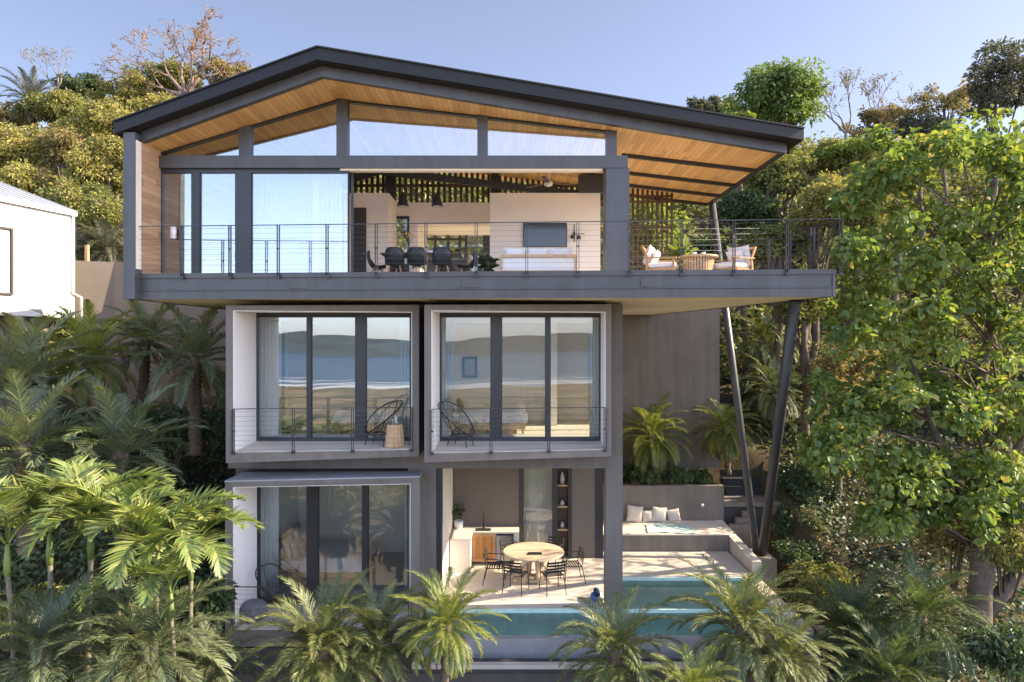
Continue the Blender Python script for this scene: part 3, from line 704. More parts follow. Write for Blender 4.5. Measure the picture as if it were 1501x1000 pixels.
# ================================================================== NEIGHBOURS
nb = thing('white_house', 'bright white neighbouring house with pale metal roof behind the left palms', 'house', (-15, 20, 6))
A_, B_ = Vector((-14.9, 19.0, 0)), Vector((-14.1, 22.0, 0)); dn = (B_ - A_).normalized(); inn = Vector((-dn.y, dn.x, 0))
A0 = A_ - dn * 5
ze = WZ(318, 22); zbm = WZ(466, 22)
b = MB(); q = [A0, B_, B_ + inn * 6, A0 + inn * 6]
b.hexa([(v.x, v.y, zbm) for v in q], [(v.x, v.y, ze) for v in q]); b.build('wall', plain('bright_white_render', (0.84, 0.83, 0.81), 0.8, 0.02, 0.8, 0.05, 80, 0.2), nb)
b = MB(); o = inn * -0.06
q0 = [A0 + o, B_ + o + dn * .03, B_ + inn * 3 + dn * .03, A0 + inn * 3]
zz = [ze + 0.02, ze + 0.02, ze + 1.1, ze + 1.1]
b.hexa([(v.x, v.y, z) for v, z in zip(q0, zz)], [(v.x, v.y, z + 0.17) for v, z in zip(q0, zz)])
NR = plain('pale_metal_roof', (0.40, 0.41, 0.43), 0.45, 0.06, 1.5, 0, 1, 0.5)
rf = b.build('roof', NR, nb)
b = MB()
for k in range(20):
    p0 = A0 + o + dn * (0.3 + k * 0.4); p1 = p0 - o + inn * 3
    b.bar((p0.x, p0.y, ze + 0.2), (p1.x, p1.y, ze + 1.29), 0.03, 0.05)
b.build('standing_seams', NR, rf)
b = MB(); p0, p1 = A0 + o * 1.3, B_ + o * 1.3; b.bar((p0.x, p0.y, ze + 0.08), (p1.x, p1.y, ze + 0.08), 0.08, 0.14); b.build('gutter', CERAM, rf)
w0, w1 = A_ - dn * 2.3, A_ + dn * 0.42; SW = 1.02
def onwall(s, t, z): v = A_ + dn * s - inn * t; return (v.x, v.y, z)
b = MB(); z0, z1 = WZ(433, 20.0), WZ(335, 20.0)
for s0, s1, za, zb_ in ((-2.4, SW, z1 - 0.06, z1), (-2.4, SW, z0, z0 + 0.06), (-2.4, -2.33, z0 + .06, z1 - .06), (SW - 0.07, SW, z0 + .06, z1 - .06), (-1.0, -0.94, z0 + .06, z1 - .06)):
    b.hexa([onwall(s0, 0, za), onwall(s0, 0.07, za), onwall(s1, 0.07, za), onwall(s1, 0, za)], [onwall(s0, 0, zb_), onwall(s0, 0.07, zb_), onwall(s1, 0.07, zb_), onwall(s1, 0, zb_)])
wf = b.build('window', DARKR, nb)
b = MB(); b.hexa([onwall(-2.33, 0.002, z0 + .06), onwall(-2.33, 0.012, z0 + .06), onwall(SW - .07, 0.012, z0 + .06), onwall(SW - .07, 0.002, z0 + .06)], [onwall(-2.33, 0.002, z1 - .06), onwall(-2.33, 0.012, z1 - .06), onwall(SW - .07, 0.012, z1 - .06), onwall(SW - .07, 0.002, z1 - .06)])
b.build('curtain', CURT, wf)
b = MB(); q = [A0 - inn * -0.6, B_ - inn * -0.6 - dn * .4, B_ + inn * 5.5 - dn * .4, A0 + inn * 5.5]; b.hexa([(v.x, v.y, 2.5) for v in q], [(v.x, v.y, zbm - 0.01) for v in q]); b.build('undercroft', RENDER_, nb)
b = MB(); dp = B_ - inn * .06 - dn * .1
b.tube([(dp.x, dp.y, ze), (dp.x, dp.y, WZ(430, 22)), (dp.x + .1, dp.y + .25, WZ(436, 22)), (dp.x + .1, dp.y + .25, zbm - .5)], 0.045, 8); b.build('downpipe', CERAM, nb)
# boundary wall between the two houses
bw = thing('boundary_wall', 'taupe boundary wall between the white house and the timber wing, crossed by a slanting shadow', 'wall', (-11, 22.5, 6))
c0, c1, c2 = (-14.3, 22.3), (-13.25, 22.75), (-8.6, 22.72)
BW = plain('sand_render', (0.185, 0.155, 0.13), 0.85, 0.08, 0.9, 0.2, 90, 0.2)
b = MB(); zt_ = WZ(383, 22.5)
for p, q in ((c0, c1), (c1, c2)):
    d = Vector((q[0] - p[0], q[1] - p[1], 0)).normalized(); n = Vector((-d.y, d.x, 0)) * 0.2
    pl = [p, q, (q[0] + n.x, q[1] + n.y), (p[0] + n.x, p[1] + n.y)]
    b.prism(pl, 3.0, zt_)
b.build('wall', BW, bw)
b = MB(); b.box(-14.15, -14.05, 22.6, 22.7, zt_, zt_ + 0.55); b.build('post', OAK, bw)
# ================================================================== FURNITURE
def place(root, loc, rz=0.0):
    root.location = loc; root.rotation_euler = (0, 0, rz); return root
# ---- dining set upstairs
t_ = thing('dining_table', 'long dark wooden dining table in the open upper living room', 'table', (-2.22, 17.0, ZD))
WALN = plain('dark_walnut', (0.085, 0.052, 0.034), 0.45, 0.25, 6, 0.05, 60)
b = MB(); b.bbox(-3.2, -1.25, 16.55, 17.45, ZD + 0.70, ZD + 0.745, 0.012); b.build('tabletop', WALN, t_)
for sx in (-2.85, -1.6):
    b = MB(); b.bar((sx - 0.25, 16.7, ZD), (sx, 17.0, ZD + 0.7), 0.07, 0.06); b.bar((sx + 0.25, 17.3, ZD), (sx, 17.0, ZD + 0.7), 0.07, 0.06)
    b.bar((sx + 0.25, 16.7, ZD), (sx, 17.0, ZD + 0.7), 0.07, 0.06); b.bar((sx - 0.25, 17.3, ZD), (sx, 17.0, ZD + 0.7), 0.07, 0.06); b.build('trestle', WALN, t_)
def shell_chair():
    r = thing('dining_chair', '', 'chair', (0, 0, 0), 0, 'black shell chairs round the dining table')
    b = MB(); vs = []; nu, nv = 9, 13        # moulded shell: seat curving up to the back; faces +Y
    for i in range(nv):
        s = i / (nv - 1)
        if s < .45: y, z = 0.22 - s / .45 * .36, 0.43 - 0.03 * math.sin(s / .45 * PI)
        else: k = (s - .45) / .55; y, z = -0.14 - .10 * k - .04 * math.sin(k * PI), 0.43 + .40 * k
        wd = 0.23 * (1 - .28 * max(0, (s - .75) / .25) ** 2) * (1 - .12 * max(0, (.15 - s) / .15))
        for j in range(nu):
            u = 2 * j / (nu - 1) - 1
            vs.append((u * wd, y + (abs(u) ** 2.5) * .07 * (1 if s > .4 else 0), z + (abs(u) ** 2.5) * .06 * (1 if s < .6 else 0)))
    n = len(vs); vs2 = [(x, y - .012, z - .012) for x, y, z in vs]; fs = []
    for i in range(nv - 1):
        for j in range(nu - 1):
            a = i * nu + j; q = (a, a + 1, a + nu + 1, a + nu); fs.append(q); fs.append(tuple(n + v for v in q[::-1]))
    rim = [j for j in range(nu)] + [i * nu + nu - 1 for i in range(1, nv)] + [(nv - 1) * nu + j for j in range(nu - 2, -1, -1)] + [i * nu for i in range(nv - 2, 0, -1)]
    for k in range(len(rim)): a, c = rim[k], rim[(k + 1) % len(rim)]; fs.append((a, n + a, n + c, c))
    b.add(vs + vs2, fs, True); b.build('shell', BLACKP, r)
    for sx, sy in ((1, 1), (-1, 1), (1, -1), (-1, -1)):
        b = MB(); b.tube([(sx * .12, sy * .1 + .02, .41), (sx * .21, sy * .2, 0)], [.016, .011], 7); b.build('leg', OAK, r)
    b = MB(); b.bar((-.14, .1, .37), (.14, -.08, .37), .012, .012); b.bar((.14, .1, .37), (-.14, -.08, .37), .012, .012); b.build('brace', BLACKP, r)
    return r
ch = shell_chair()
for k, (x, y, rz, lb) in enumerate([(-2.82, 16.42, 0.1, 'black shell chair at the near side of the dining table, by its left end'), (-2.27, 16.4, -0.05, 'black shell chair at the middle of the dining table\'s near side, back to the viewer'),
        (-1.68, 16.42, 0.05, 'black shell chair at the near side of the dining table, under the right pendant'), (-3.36, 17.0, -PI / 2 + .2, 'black shell chair at the left head of the dining table, in profile'),
        (-1.12, 17.0, PI / 2, 'black shell chair at the right head of the dining table, next to the driftwood')]):
    if k == 0: place(ch, (x, y, ZD), rz); ch['label'] = lb
    else: dup(ch, (x, y, ZD), rz, lb)
VG = glass_mat('vase_glass', 0.12, (0.9, 0.95, 0.93))
v = thing('flower_vase', 'clear glass vase with a few yellow flowers on the dining table', 'vase', (-2.62, 17, ZD + .745))
b = MB(); b.lathe([(.05, 0), (.075, .06), (.07, .16), (.035, .24), (.045, .27)], (-2.62, 17, ZD + .746), 14); b.build('vessel', VG, v)
b = MB(); rr = random.Random(3)
for k in range(9):
    a = rr.random() * 6.28; s = rr.uniform(.06, .16); b.tube([(-2.62, 17, ZD + .78), (-2.62 + math.cos(a) * s * .5, 17 + math.sin(a) * s * .5, ZD + 1.05), (-2.62 + math.cos(a) * s * 1.2, 17 + math.sin(a) * s, ZD + rr.uniform(1.15, 1.3))], .004, 4)
b.build('stem', plain('stem_green', (.12, .16, .05), .7), v)
b = MB(); rr = random.Random(3)
for k in range(9):
    a = rr.random() * 6.28; s = rr.uniform(.06, .16); z = rr.uniform(1.15, 1.3); c = Vector((-2.62 + math.cos(a) * s * 1.2, 17 + math.sin(a) * s, ZD + z)); b.lathe([(.005, -.02), (.03, 0), (.02, .025), (.004, .03)], c, 7)
b.build('blossom', plain('yellow_petal', (.7, .42, .12), .7), v)
b = MB(); b.lathe([(.05, 0), (.09, .05), (.1, .09), (.095, .1), (.08, .06), (.02, .03)], (-2.05, 16.95, ZD + .746), 16); tag(b.build('bowl', CERAM, None), 'white ceramic bowl in the middle of the dark dining table', 'bowl')
def pendant(x, lb):
    r = thing('pendant_lamp', lb, 'lamp', (x, 17.0, 9.45), 0, 'pendants over the dining table')
    b = MB(); b.lathe([(.148, 0), (.145, .012), (.118, .1), (.095, .19), (.06, .245), (.055, .30), (.02, .34), (.012, .36)], (x, 17, 9.45), 20); s = b.build('lamp_shade', BLACKP, r)
    b = MB(); b.lathe([(.13, .004), (.1, .02), (.05, .05)], (x, 17, 9.444), 16); b.build('inner_shade', CERAM, s)
    b = MB(); b.tube([(x, 17, 9.8), (x, 17, zs(x) - .005)], .006, 5); b.build('cord', CORD, r)
pendant(WX(590.5, 17), 'black bell pendant lamp over the dining table, the one nearer the small window')
pendant(WX(641, 17), 'black bell pendant lamp over the dining table, the one nearer the white television wall')
# ---- lounge upstairs
b = MB(); b.bbox(WX(767, 18.95), WX(831, 18.95), 18.93, 18.995, WZ(362, 18.95), WZ(327, 18.95), .006); tv = b.build('television', BLACKP)
b2 = MB(); b2.box(WX(768, 18.95), WX(830, 18.95), 18.925, 18.929, WZ(361, 18.95), WZ(328, 18.95)); b2.build('screen', plain('tv_glass', (.03, .036, .05), .12, .02, 1, 0, 1, .7), tv)
tag(tv, 'flat dark television hanging on the white wall above the sofa', 'television')
sx0, sx1 = WX(733, 16.2), WX(845, 16.2)
s = thing('sofa', 'white sofa with light wooden frame seen from behind in the upper living room', 'sofa', ((sx0 + sx1) / 2, 16.5, ZD))
b = MB(); b.bar((sx0, 16.2, ZD + .62), (sx1, 16.2, ZD + .62), .05, .07); b.bar((sx0, 16.22, ZD + .25), (sx1, 16.22, ZD + .25), .05, .06)
b.bar((sx0 + .03, 17.0, ZD + .25), (sx1 - .03, 17.0, ZD + .25), .05, .06); b.build('frame', OAK, s)
for x in (sx0 + .02, sx1 - .02):
    for y in (16.2, 17.0):
        b = MB(); b.bar((x, y, ZD), (x, y, ZD + .6), .055, .055); b.build('leg', OAK, s)
    b = MB(); b.bar((x, 16.18, ZD + .56), (x, 17.03, ZD + .56), .07, .035); b.build('armrest', OAK, s)
for k in range(3):
    w = (sx1 - sx0 - .16) / 3; cx = sx0 + .08 + w * (k + .5)
    b = MB(); b.cushion((cx, 16.34, ZD + .60), w * .98, .50, .22, PI / 2 - .12); b.build('back_cushion', CLOTHW, s)
b = MB(); b.bbox(sx0 + .07, sx1 - .07, 16.27, 17.02, ZD + .29, ZD + .45, .03); b.build('seat_cushion', CLOTHW, s)
b = MB(); b.box(sx0 + .05, sx1 - .05, 16.23, 16.25, ZD + .28, ZD + .585); b.build('back_panel', CLOTHW, s)
b = MB(); x0 = WX(688, 18)
b.tube([(x0, 18, ZD), (x0 + .02, 18, ZD + .25), (x0 - .015, 18.02, ZD + .5), (x0 + .01, 18, ZD + .75), (x0 - .01, 18, ZD + 1.0)], [.1, .085, .07, .05, .008], 8); tag(b.build('driftwood', OAK), 'tall tapering pale driftwood piece standing right of the dining table', 'ornament')
wl = thing('wall_lamp', 'small black swivelling wall lamp on the white wall right of the television', 'lamp', (WX(842, 18.9), 18.99, 9.1))
x = WX(842, 18.9)
b = MB(); b.bar((x, 18.95, 8.85), (x, 18.95, 9.35), .02, .02); b.bar((x - .02, 18.95, 9.06), (x + .27, 18.8, 9.06), .016, .016); b.bar((x, 18.99, 9.1), (x, 18.94, 9.1), .05, .05); b.build('arm', BLACKP, wl)
for dx, dz in ((-.06, -.12), (.12, -.14)):
    b = MB(); b.lathe([(.06, 0), (.055, .05), (.03, .1), (.01, .11)], (x + dx, 18.88, 9.06 + dz), 12); b.build('lamp_shade', BLACKP, wl)
cf = thing('ceiling_fan', 'dark ceiling fan hanging under the boarded ceiling of the living room', 'fan', (.95, 17.8, 10.1))
b = MB(); b.lathe([(.03, -.1), (.11, -.06), (.12, 0), (.06, .06), (.02, .08)], (.95, 17.8, 10.22), 14); b.tube([(.95, 17.8, 10.28), (.95, 17.8, zs(.95))], .018, 6); b.build('motor', CERAM, cf)
for k in range(3):
    a = k * 2.094 + .3; d = Vector((math.cos(a), math.sin(a), 0)); b = MB(); b.bar(Vector((.95, 17.8, 10.22)) + d * .1, Vector((.95, 17.8, 10.22)) + d * .75, .12, .012); b.build('blade', WALN, cf)
b = MB(); x = WX(254, 15.06); b.lathe([(.06, 0), (.065, .01), (.065, .2), (.06, .26), (.02, .262)], (x, 15.06, WZ(350, 15.06)), 14); scn = b.build('wall_sconce', CERAM); tag(scn, 'white cylindrical wall light at the left end of the upper glass front', 'lamp')
b = MB(); b.box(x - .03, x + .03, 15.06, 15.13, WZ(345, 15.06), WZ(341, 15.06)); b.build('bracket', BLACKP, scn)
# ---- curtains
def curtain(name, lb, x0, x1, Y, z0, z1, waves, amp=.05, mat=CURT, grp=None):
    n = max(16, waves * 8); vs = []; fs = []
    for i in range(n + 1):
        u = i / n; x = x0 + (x1 - x0) * u
        for j, z in enumerate((z0, (z0 * 2 + z1) / 3, (z0 + 2 * z1) / 3, z1)):
            a = amp * (1.15 - .1 * j); vs.append((x + .012 * math.sin(j * 2 + u * 9), Y + a * math.sin(u * waves * 2 * PI + .25 * math.sin(j * 1.7)) * (.75 + .25 * math.sin(u * 17 + j)), z))
    for i in range(n):
        for j in range(3): a = i * 4 + j; fs.append((a, a + 4, a + 5, a + 1))
    m_ = len(vs); vs2 = [(x, y + .004, z) for x, y, z in vs]; b = MB(); b.add(vs + vs2, fs + [tuple(m_ + q for q in f[::-1]) for f in fs], True)
    o = b.build('curtain', mat); tag(o, lb, 'curtain', grp); return o
zc0, zc1 = 3.78, 6.6
curtain('c', 'pale floor-length curtain at the left edge of the left bedroom window', WX(379, 16.3), WX(412, 16.3), 16.32, zc0, zc1, 6)
curtain('c', 'pale curtain gathered at the right edge of the left bedroom window', WX(586, 16.3), WX(606, 16.3), 16.32, zc0, zc1, 4)
curtain('c', 'pale curtain gathered at the left edge of the right bedroom window, beside the picture', WX(646, 16.3), WX(663, 16.3), 16.32, zc0, zc1, 4)
curtain('c', 'pale curtain gathered at the right edge of the right bedroom window', WX(864, 16.3), WX(884, 16.3), 16.32, zc0, zc1, 4)
curtain('c', 'pale bluish curtain at the left edge of the ground-floor bedroom window', WX(379, 16.3), WX(408, 16.3), 16.32, .03, 2.95, 5)
curtain('c', 'narrow pale curtain at the right edge of the ground-floor bedroom window', WX(592, 16.3), WX(602, 16.3), 16.32, .03, 2.95, 2)
curtain('c', 'wide white blind curtain behind the widest upper sliding pane', WX(366, 15.6), WX(498, 15.6), 15.66, ZD + .03, 10.0, 22, .03)
curtain('c', 'beige sheet behind the tall garden room door, standing in for its pale reflection', .25, 1.25, 19.55, .02, 3.15, 3, .012, REFLW)  # sheet stands in for the sunlit reflection on the door glass
# ---- beds
def pillow_set(root, items):
    for c, sx, sy, sz, rx, rz, ry, m in items: b = MB(); b.cushion(c, sx, sy, sz, rx, rz, 10, 3, ry); b.build('pillow', m, root)
def duvet(b, x0, x1, y0, y1, z, drop, seed):
    rg = np.random.default_rng(seed); nx_, ny_ = 26, 22; vs = []; fs = []
    ph = rg.random(6) * 6.28
    for i in range(nx_ + 1):
        for j in range(ny_ + 1):
            u, v = i / nx_, j / ny_; x = x0 + (x1 - x0) * u; y = y0 + (y1 - y0) * v
            e = min(u, 1 - u) * (x1 - x0); e2 = min(v, 1 - v) * (y1 - y0); d = min(e, e2)
            zz = z - (drop * (1 - min(1, d / .12)) ** 1.6) + .018 * math.sin(x * 7 + ph[0] + 2 * math.sin(y * 3)) * math.sin(y * 6 + ph[1]) + .01 * math.sin(x * 17 + y * 11 + ph[2])
            vs.append((x + .02 * math.sin(y * 9 + ph[3]) * (1 if d < .1 else 0), y + .02 * math.sin(x * 10 + ph[4]) * (1 if d < .1 else 0), zz))
    for i in range(nx_):
        for j in range(ny_): a = i * (ny_ + 1) + j; fs.append((a, a + ny_ + 1, a + ny_ + 2, a + 1))
    m_ = len(vs); b.add(vs + [(x, y, z_ - .03) for x, y, z_ in vs], fs + [tuple(m_ + q for q in f[::-1]) for f in fs], True)
def bed(lb, x0, x1, y0, y1, z, head_left, seed):
    r = thing('bed', lb, 'bed', ((x0 + x1) / 2, (y0 + y1) / 2, z))
    b = MB(); b.bbox(x0, x1, y0, y1, z + .12, z + .30, .015); b.build('base', OAK, r)
    b = MB(); b.bbox(x0 + .04, x1 - .04, y0 + .04, y1 - .04, z + .30, z + .52, .04); b.build('mattress', CLOTHW, r)
    for X in (x0 + .08, x1 - .08):
        for Y in (y0 + .08, y1 - .08): b = MB(); b.box(X - .03, X + .03, Y - .03, Y + .03, z, z + .12); b.build('leg', OAK, r)
    a, c = (x0 + .45, x1 + .05) if head_left else (x0 - .05, x1 - .45)
    b = MB(); duvet(b, a, c, y0 - .06, y1 + .06, z + .60, .28, seed); b.build('duvet', CLOTHW, r)
    hx = x0 if head_left else x1; sg = 1 if head_left else -1
    b = MB(); b.bbox(min(hx, hx - sg * .07), max(hx, hx - sg * .07), y0 - .05, y1 + .05, z + .05, z + 1.05, .015); b.build('headboard', CLOTHG, r)
    it = []
    for k, yy in enumerate((y0 + .5, y1 - .5)):
        it.append(((hx + sg * .17, yy, z + .77), .62, .46, .2, 0, PI / 2, 0, CLOTHW))
    its = [((hx + sg * .16, y0 + .48, z + .76), .16, .62, .48, 0, 0, 0, CLOTHW), ((hx + sg * .16, y1 - .48, z + .76), .16, .62, .48, 0, 0, 0, CLOTHW)]
    for (c_, _, _, _, _, _, _, m_), dx, s_ in ((its[0], 0, .5), (its[1], 0, .5), (((hx, y0 + .45, 0), 0, 0, 0, 0, 0, 0, CLOTHS), .16, .46), (((hx, y0 + .62, 0), 0, 0, 0, 0, 0, 0, CLOTHG if seed == 3 else CLOTHB), .30, .36)):
        b = MB(); b.cushion((hx + sg * (.14 + dx), c_[1], z + .52 + s_ * .48), s_, s_ * 1.2, .17, 0, 0, 10, 3, sg * (PI / 2 - .3)); b.build('pillow', m_, r)
    return r
bed('low bed with white duvet behind the left first-floor window', -4.5, -2.3, 17.3, 19.1, 3.75, False, 1)
bed('low bed with white duvet and brown pillow behind the right first-floor window', -1.8, .35, 17.2, 19.0, 3.75, True, 2)
bed('bed with white linen and grey cushions behind the ground-floor window', -5.9, -3.8, 17.2, 19.0, .01, True, 3)
pf = thing('framed_picture', 'small framed print with blue border on the right bedroom wall', 'picture', (WX(688, 20.4), 20.45, WZ(539, 20.4)))
x0, x1, z0, z1 = WX(677, 20.4), WX(699.5, 20.4), WZ(554, 20.4), WZ(523, 20.4)
b = MB()
for q in ((x0, x1, z1 - .07, z1), (x0, x1, z0, z0 + .07), (x0, x0 + .07, z0 + .07, z1 - .07), (x1 - .07, x1, z0 + .07, z1 - .07)): b.box(q[0], q[1], 20.45, 20.495, q[2], q[3])
b.build('frame', plain('blue_frame', (.06, .085, .13), .5), pf)
m, t, N, L, out = nt('print_pattern'); p = N.new('ShaderNodeBsdfPrincipled'); tc = N.new('ShaderNodeTexCoord'); vo = N.new('ShaderNodeTexVoronoi'); vo.inputs['Scale'].default_value = 17; L.new(tc.outputs['Object'], vo.inputs[0])
r_ = ramp(N, L, vo.outputs['Distance'], [(.3, (.7, .7, .66)), (.45, (.35, .45, .47))]); L.new(r_.outputs[0], p.inputs[0]); L.new(p.outputs[0], out.inputs[0])
b = MB(); b.box(x0 + .07, x1 - .07, 20.47, 20.49, z0 + .07, z1 - .07); b.build('print', m, pf)
# ---- string lounge chairs on the balconies
def string_chair():
    r = thing('lounge_chair', '', 'chair', (0, 0, 0), 0, 'black string lounge chairs')
    hoop = []
    for k in range(28):
        a = 2 * PI * k / 28; u = math.cos(a); w = math.sin(a)      # u: -1 back/top .. +1 front/low
        hoop.append(Vector((-.10 + u * .40 + .02, w * .37 * (1 - .22 * u), .60 - u * .36 + .05 * abs(w))))
    b = MB(); b.tube(hoop, .014, 7, True); b.build('hoop', CORD, r)
    c0 = []
    for k in range(28):
        a = 2 * PI * k / 28; c0.append(Vector((-.02 + .10 * math.cos(a), .12 * math.sin(a), .265 + .02 * math.cos(a))))
    b = MB(); b.tube(c0, .010, 6, True); b.build('seat_ring', CORD, r)
    b = MB()
    for k in range(28):
        for s in (0,):
            p, q = hoop[k].lerp(hoop[(k + 1) % 28], s), c0[k].lerp(c0[(k + 1) % 28], s)
            mid = p.lerp(q, .5) + Vector((-.03, 0, -.05)); b.tube([p, mid, q], .0028, 4, cap=False)
    b.build('cords', CORD, r)
    rg = [Vector((.02 + .22 * math.cos(2 * PI * k / 20), .22 * math.sin(2 * PI * k / 20), .24)) for k in range(20)]
    b = MB(); b.tube(rg, .010, 6, True)
    for k in (3, 10, 17): b.tube([rg[k], hoop[int(k * 1.4) % 28]], .010, 6)
    b.build('base_ring', CORD, r)
    for a in (.5, 2.6, 3.7, 5.8): b = MB(); b.tube([(.02 + .22 * math.cos(a), .22 * math.sin(a), .245), (.02 + .30 * math.cos(a), .30 * math.sin(a), 0)], .011, 6); b.build('leg', CORD, r)
    return r
sc = string_chair()
place(sc, (WX(557, 15.35), 15.3, 3.76), PI - .5); sc['label'] = 'black string lounge chair beside the wooden stool on the left first-floor balcony'
dup(sc, (WX(674, 15.2), 15.2, 3.76), -.55, 'black string lounge chair on the right first-floor balcony, in front of the picture')
dup(sc, (WX(408, 15.4), 15.35, .02), -.5, 'black string lounge chair by the grey pouf on the ground-floor balcony')
for o in (sc,): o.scale = (1.06,) * 3
b = MB(); n = 64; cx = (WX(578.5, 15.1), 15.12, 3.765); vs = []; fs = []
for z, rad in ((0, .215), (.02, .218), (.25, .195), (.47, .175), (.49, .17)):
    for k in range(n): q = rad * (1 if k % 4 in (0, 1) else .93); vs.append((cx[0] + q * math.cos(2 * PI * k / n), cx[1] + q * math.sin(2 * PI * k / n), cx[2] + z))
for i in range(4): fs += [(i * n + k, i * n + (k + 1) % n, (i + 1) * n + (k + 1) % n, (i + 1) * n + k) for k in range(n)]
fs += [tuple(range(n))[::-1], tuple(range(4 * n, 5 * n))]; b.add(vs, fs); tag(b.build('side_stool', OAK), 'ribbed light wooden drum stool on the left first-floor balcony', 'stool')
for dx, dy, h, lb in ((.03, -.03, .24, 'taller clear glass bottle on the ribbed wooden stool'), (-.06, .04, .15, 'shorter clear glass tumbler on the ribbed wooden stool')):
    b = MB(); b.lathe([(.035, 0), (.045, .03), (.045, h * .55), (.02, h * .8), (.024, h)] if h > .2 else [(.035, 0), (.042, h)], (cx[0] + dx, cx[1] + dy, cx[2] + .491), 12); tag(b.build('glass_bottle' if h > .2 else 'glass_tumbler', VG), lb, 'bottle' if h > .2 else 'glass')
b = MB(); pr = [(.02, 0), (.2, .0), (.28, .08), (.31, .19), (.28, .30), (.2, .38), (.05, .39)]; b.lathe(pr, (WX(371, 14.95), 14.98, .0), 9, False); tag(b.build('pouf', plain('grey_knit', (.16, .17, .18), .9, .2, 20, .6, 60, .1)), 'round faceted grey pouf in the corner of the ground-floor balcony', 'pouf')
# ---- garden room
kc = thing('kitchen_counter', 'pale L-shaped outdoor kitchen counter with wooden cabinet door', 'counter', (-.8, 18.6, 0))
b = MB(); b.box(-1.638, -1.1, 17.95, 18.55, .002, .86); b.box(-1.638, .195, 18.62, 19.19, .08, .86); b.box(-1.638, -1.12, 18.551, 18.619, .002, .859); b.build('body', plain('counter_plaster', (.62, .58, .53), .7, .05, 1.5, .08, 60), kc)
b = MB(); b.prism([(-1.639, 17.92), (-1.07, 17.92), (-1.07, 18.57), (.197, 18.57), (.197, 19.195), (-1.639, 19.195)], .861, .90); b.build('worktop', CONC, kc)
b = MB(); x0, x1 = -1.08, -.46
for q in ((x0, x1, .78, .845), (x0, x1, .1, .165), (x0, x0 + .06, .165, .78), (x1 - .06, x1, .165, .78)): b.box(q[0], q[1], 18.58, 18.615, q[2], q[3])
d_ = b.build('cabinet_door', TEAK, kc); b = MB(); b.box(x0 + .061, x1 - .061, 18.595, 18.612, .166, .779); b.build('door_panel', WOODF, d_)
b = MB(); b.bbox(-.42, .04, 18.56, 18.615, .12, .80, .006); f_ = b.build('fridge_door', plain('brushed_steel', (.45, .45, .46), .35, .06, 2, 0, 1, .5, .7), kc)
b = MB(); b.box(-.43, .05, 18.6, 18.618, .085, .85); b.build('fridge_frame', BLACKP, kc)
b = MB(); b.tube([(-.78, 18.98, .90), (-.78, 18.98, 1.28), (-.78, 18.93, 1.36), (-.78, 18.82, 1.36), (-.78, 18.78, 1.28)], .017, 8); b.lathe([(.03, 0), (.03, .04)], (-.78, 18.98, .901), 10); b.build('tap', BLACKP, kc)
b = MB(); b.box(-1.0, -.58, 18.68, 18.94, .902, .91); b.build('sink_rim', BLACKP, kc)
def leafy(nm, lb, cat, x, y, z, pr, ph, mat, pot, n=40, size=.16, spread=.2, hgt=.35, seed=1):
    r = thing(nm, lb, cat, (x, y, z)); b = MB(); b.lathe([(pr * .75, 0), (pr * .95, ph * .5), (pr, ph), (pr * .88, ph), (pr * .8, ph * .85)], (x, y, z), 16); b.build('pot', pot, r)
    POTTED.append((r, n, size, spread, hgt, ph, seed)); return r
POTTED = []
leafy('potted_plant', 'dark leafy plant in a white pot on the kitchen counter', 'plant', WX(672, 18.9), 18.95, .902, .13, .22, None, CERAM, 46, .17, .17, .38, 3)
leafy('potted_plant', 'low dark potted plant left of the sofa in the upper living room', 'plant', WX(712, 17.4), 17.4, ZD, .2, .3, None, BLACKP, 60, .3, .3, .35, 4)
leafy('potted_plant', 'bright green potted plant at the back of the open balcony', 'plant', WX(1001, 18.9), 18.9, ZD, .22, .4, None, CERAM, 70, .42, .3, .75, 5)
rt = thing('round_table', 'round pale wooden garden table with chunky legs on the terrace', 'table', (.55, 17.4, 0))
TABW = planks('table_boards', (.54, .43, .31), 'x', 'y', .11, .5, .4, .03, .4)
b = MB(); b.lathe([(.74, .70), (.775, .715), (.775, .745), (.765, .755), (.3, .756)], (.55, 17.4, 0), 48, False); b.build('tabletop', TABW, rt)
for k in range(4):
    a = k * PI / 2 + .6; d = Vector((math.cos(a), math.sin(a), 0)); c = Vector((.55, 17.4, 0)); b = MB(); b.bar(c + d * .30 + Vector((0, 0, 0)), c + d * .22 + Vector((0, 0, .70)), .20, .10, d); b.build('leg', TABW, rt)
b = MB(); b.lathe([(.3, .03), (.3, .09)], (.55, 17.4, 0), 20); b.build('brace', TABW, rt)
b = MB(); b.bbox(.40, .75, 17.06, 17.2, .757, .785, .006); tag(b.build('tray', BLACKP), 'narrow black tray on the round terrace table', 'tray')
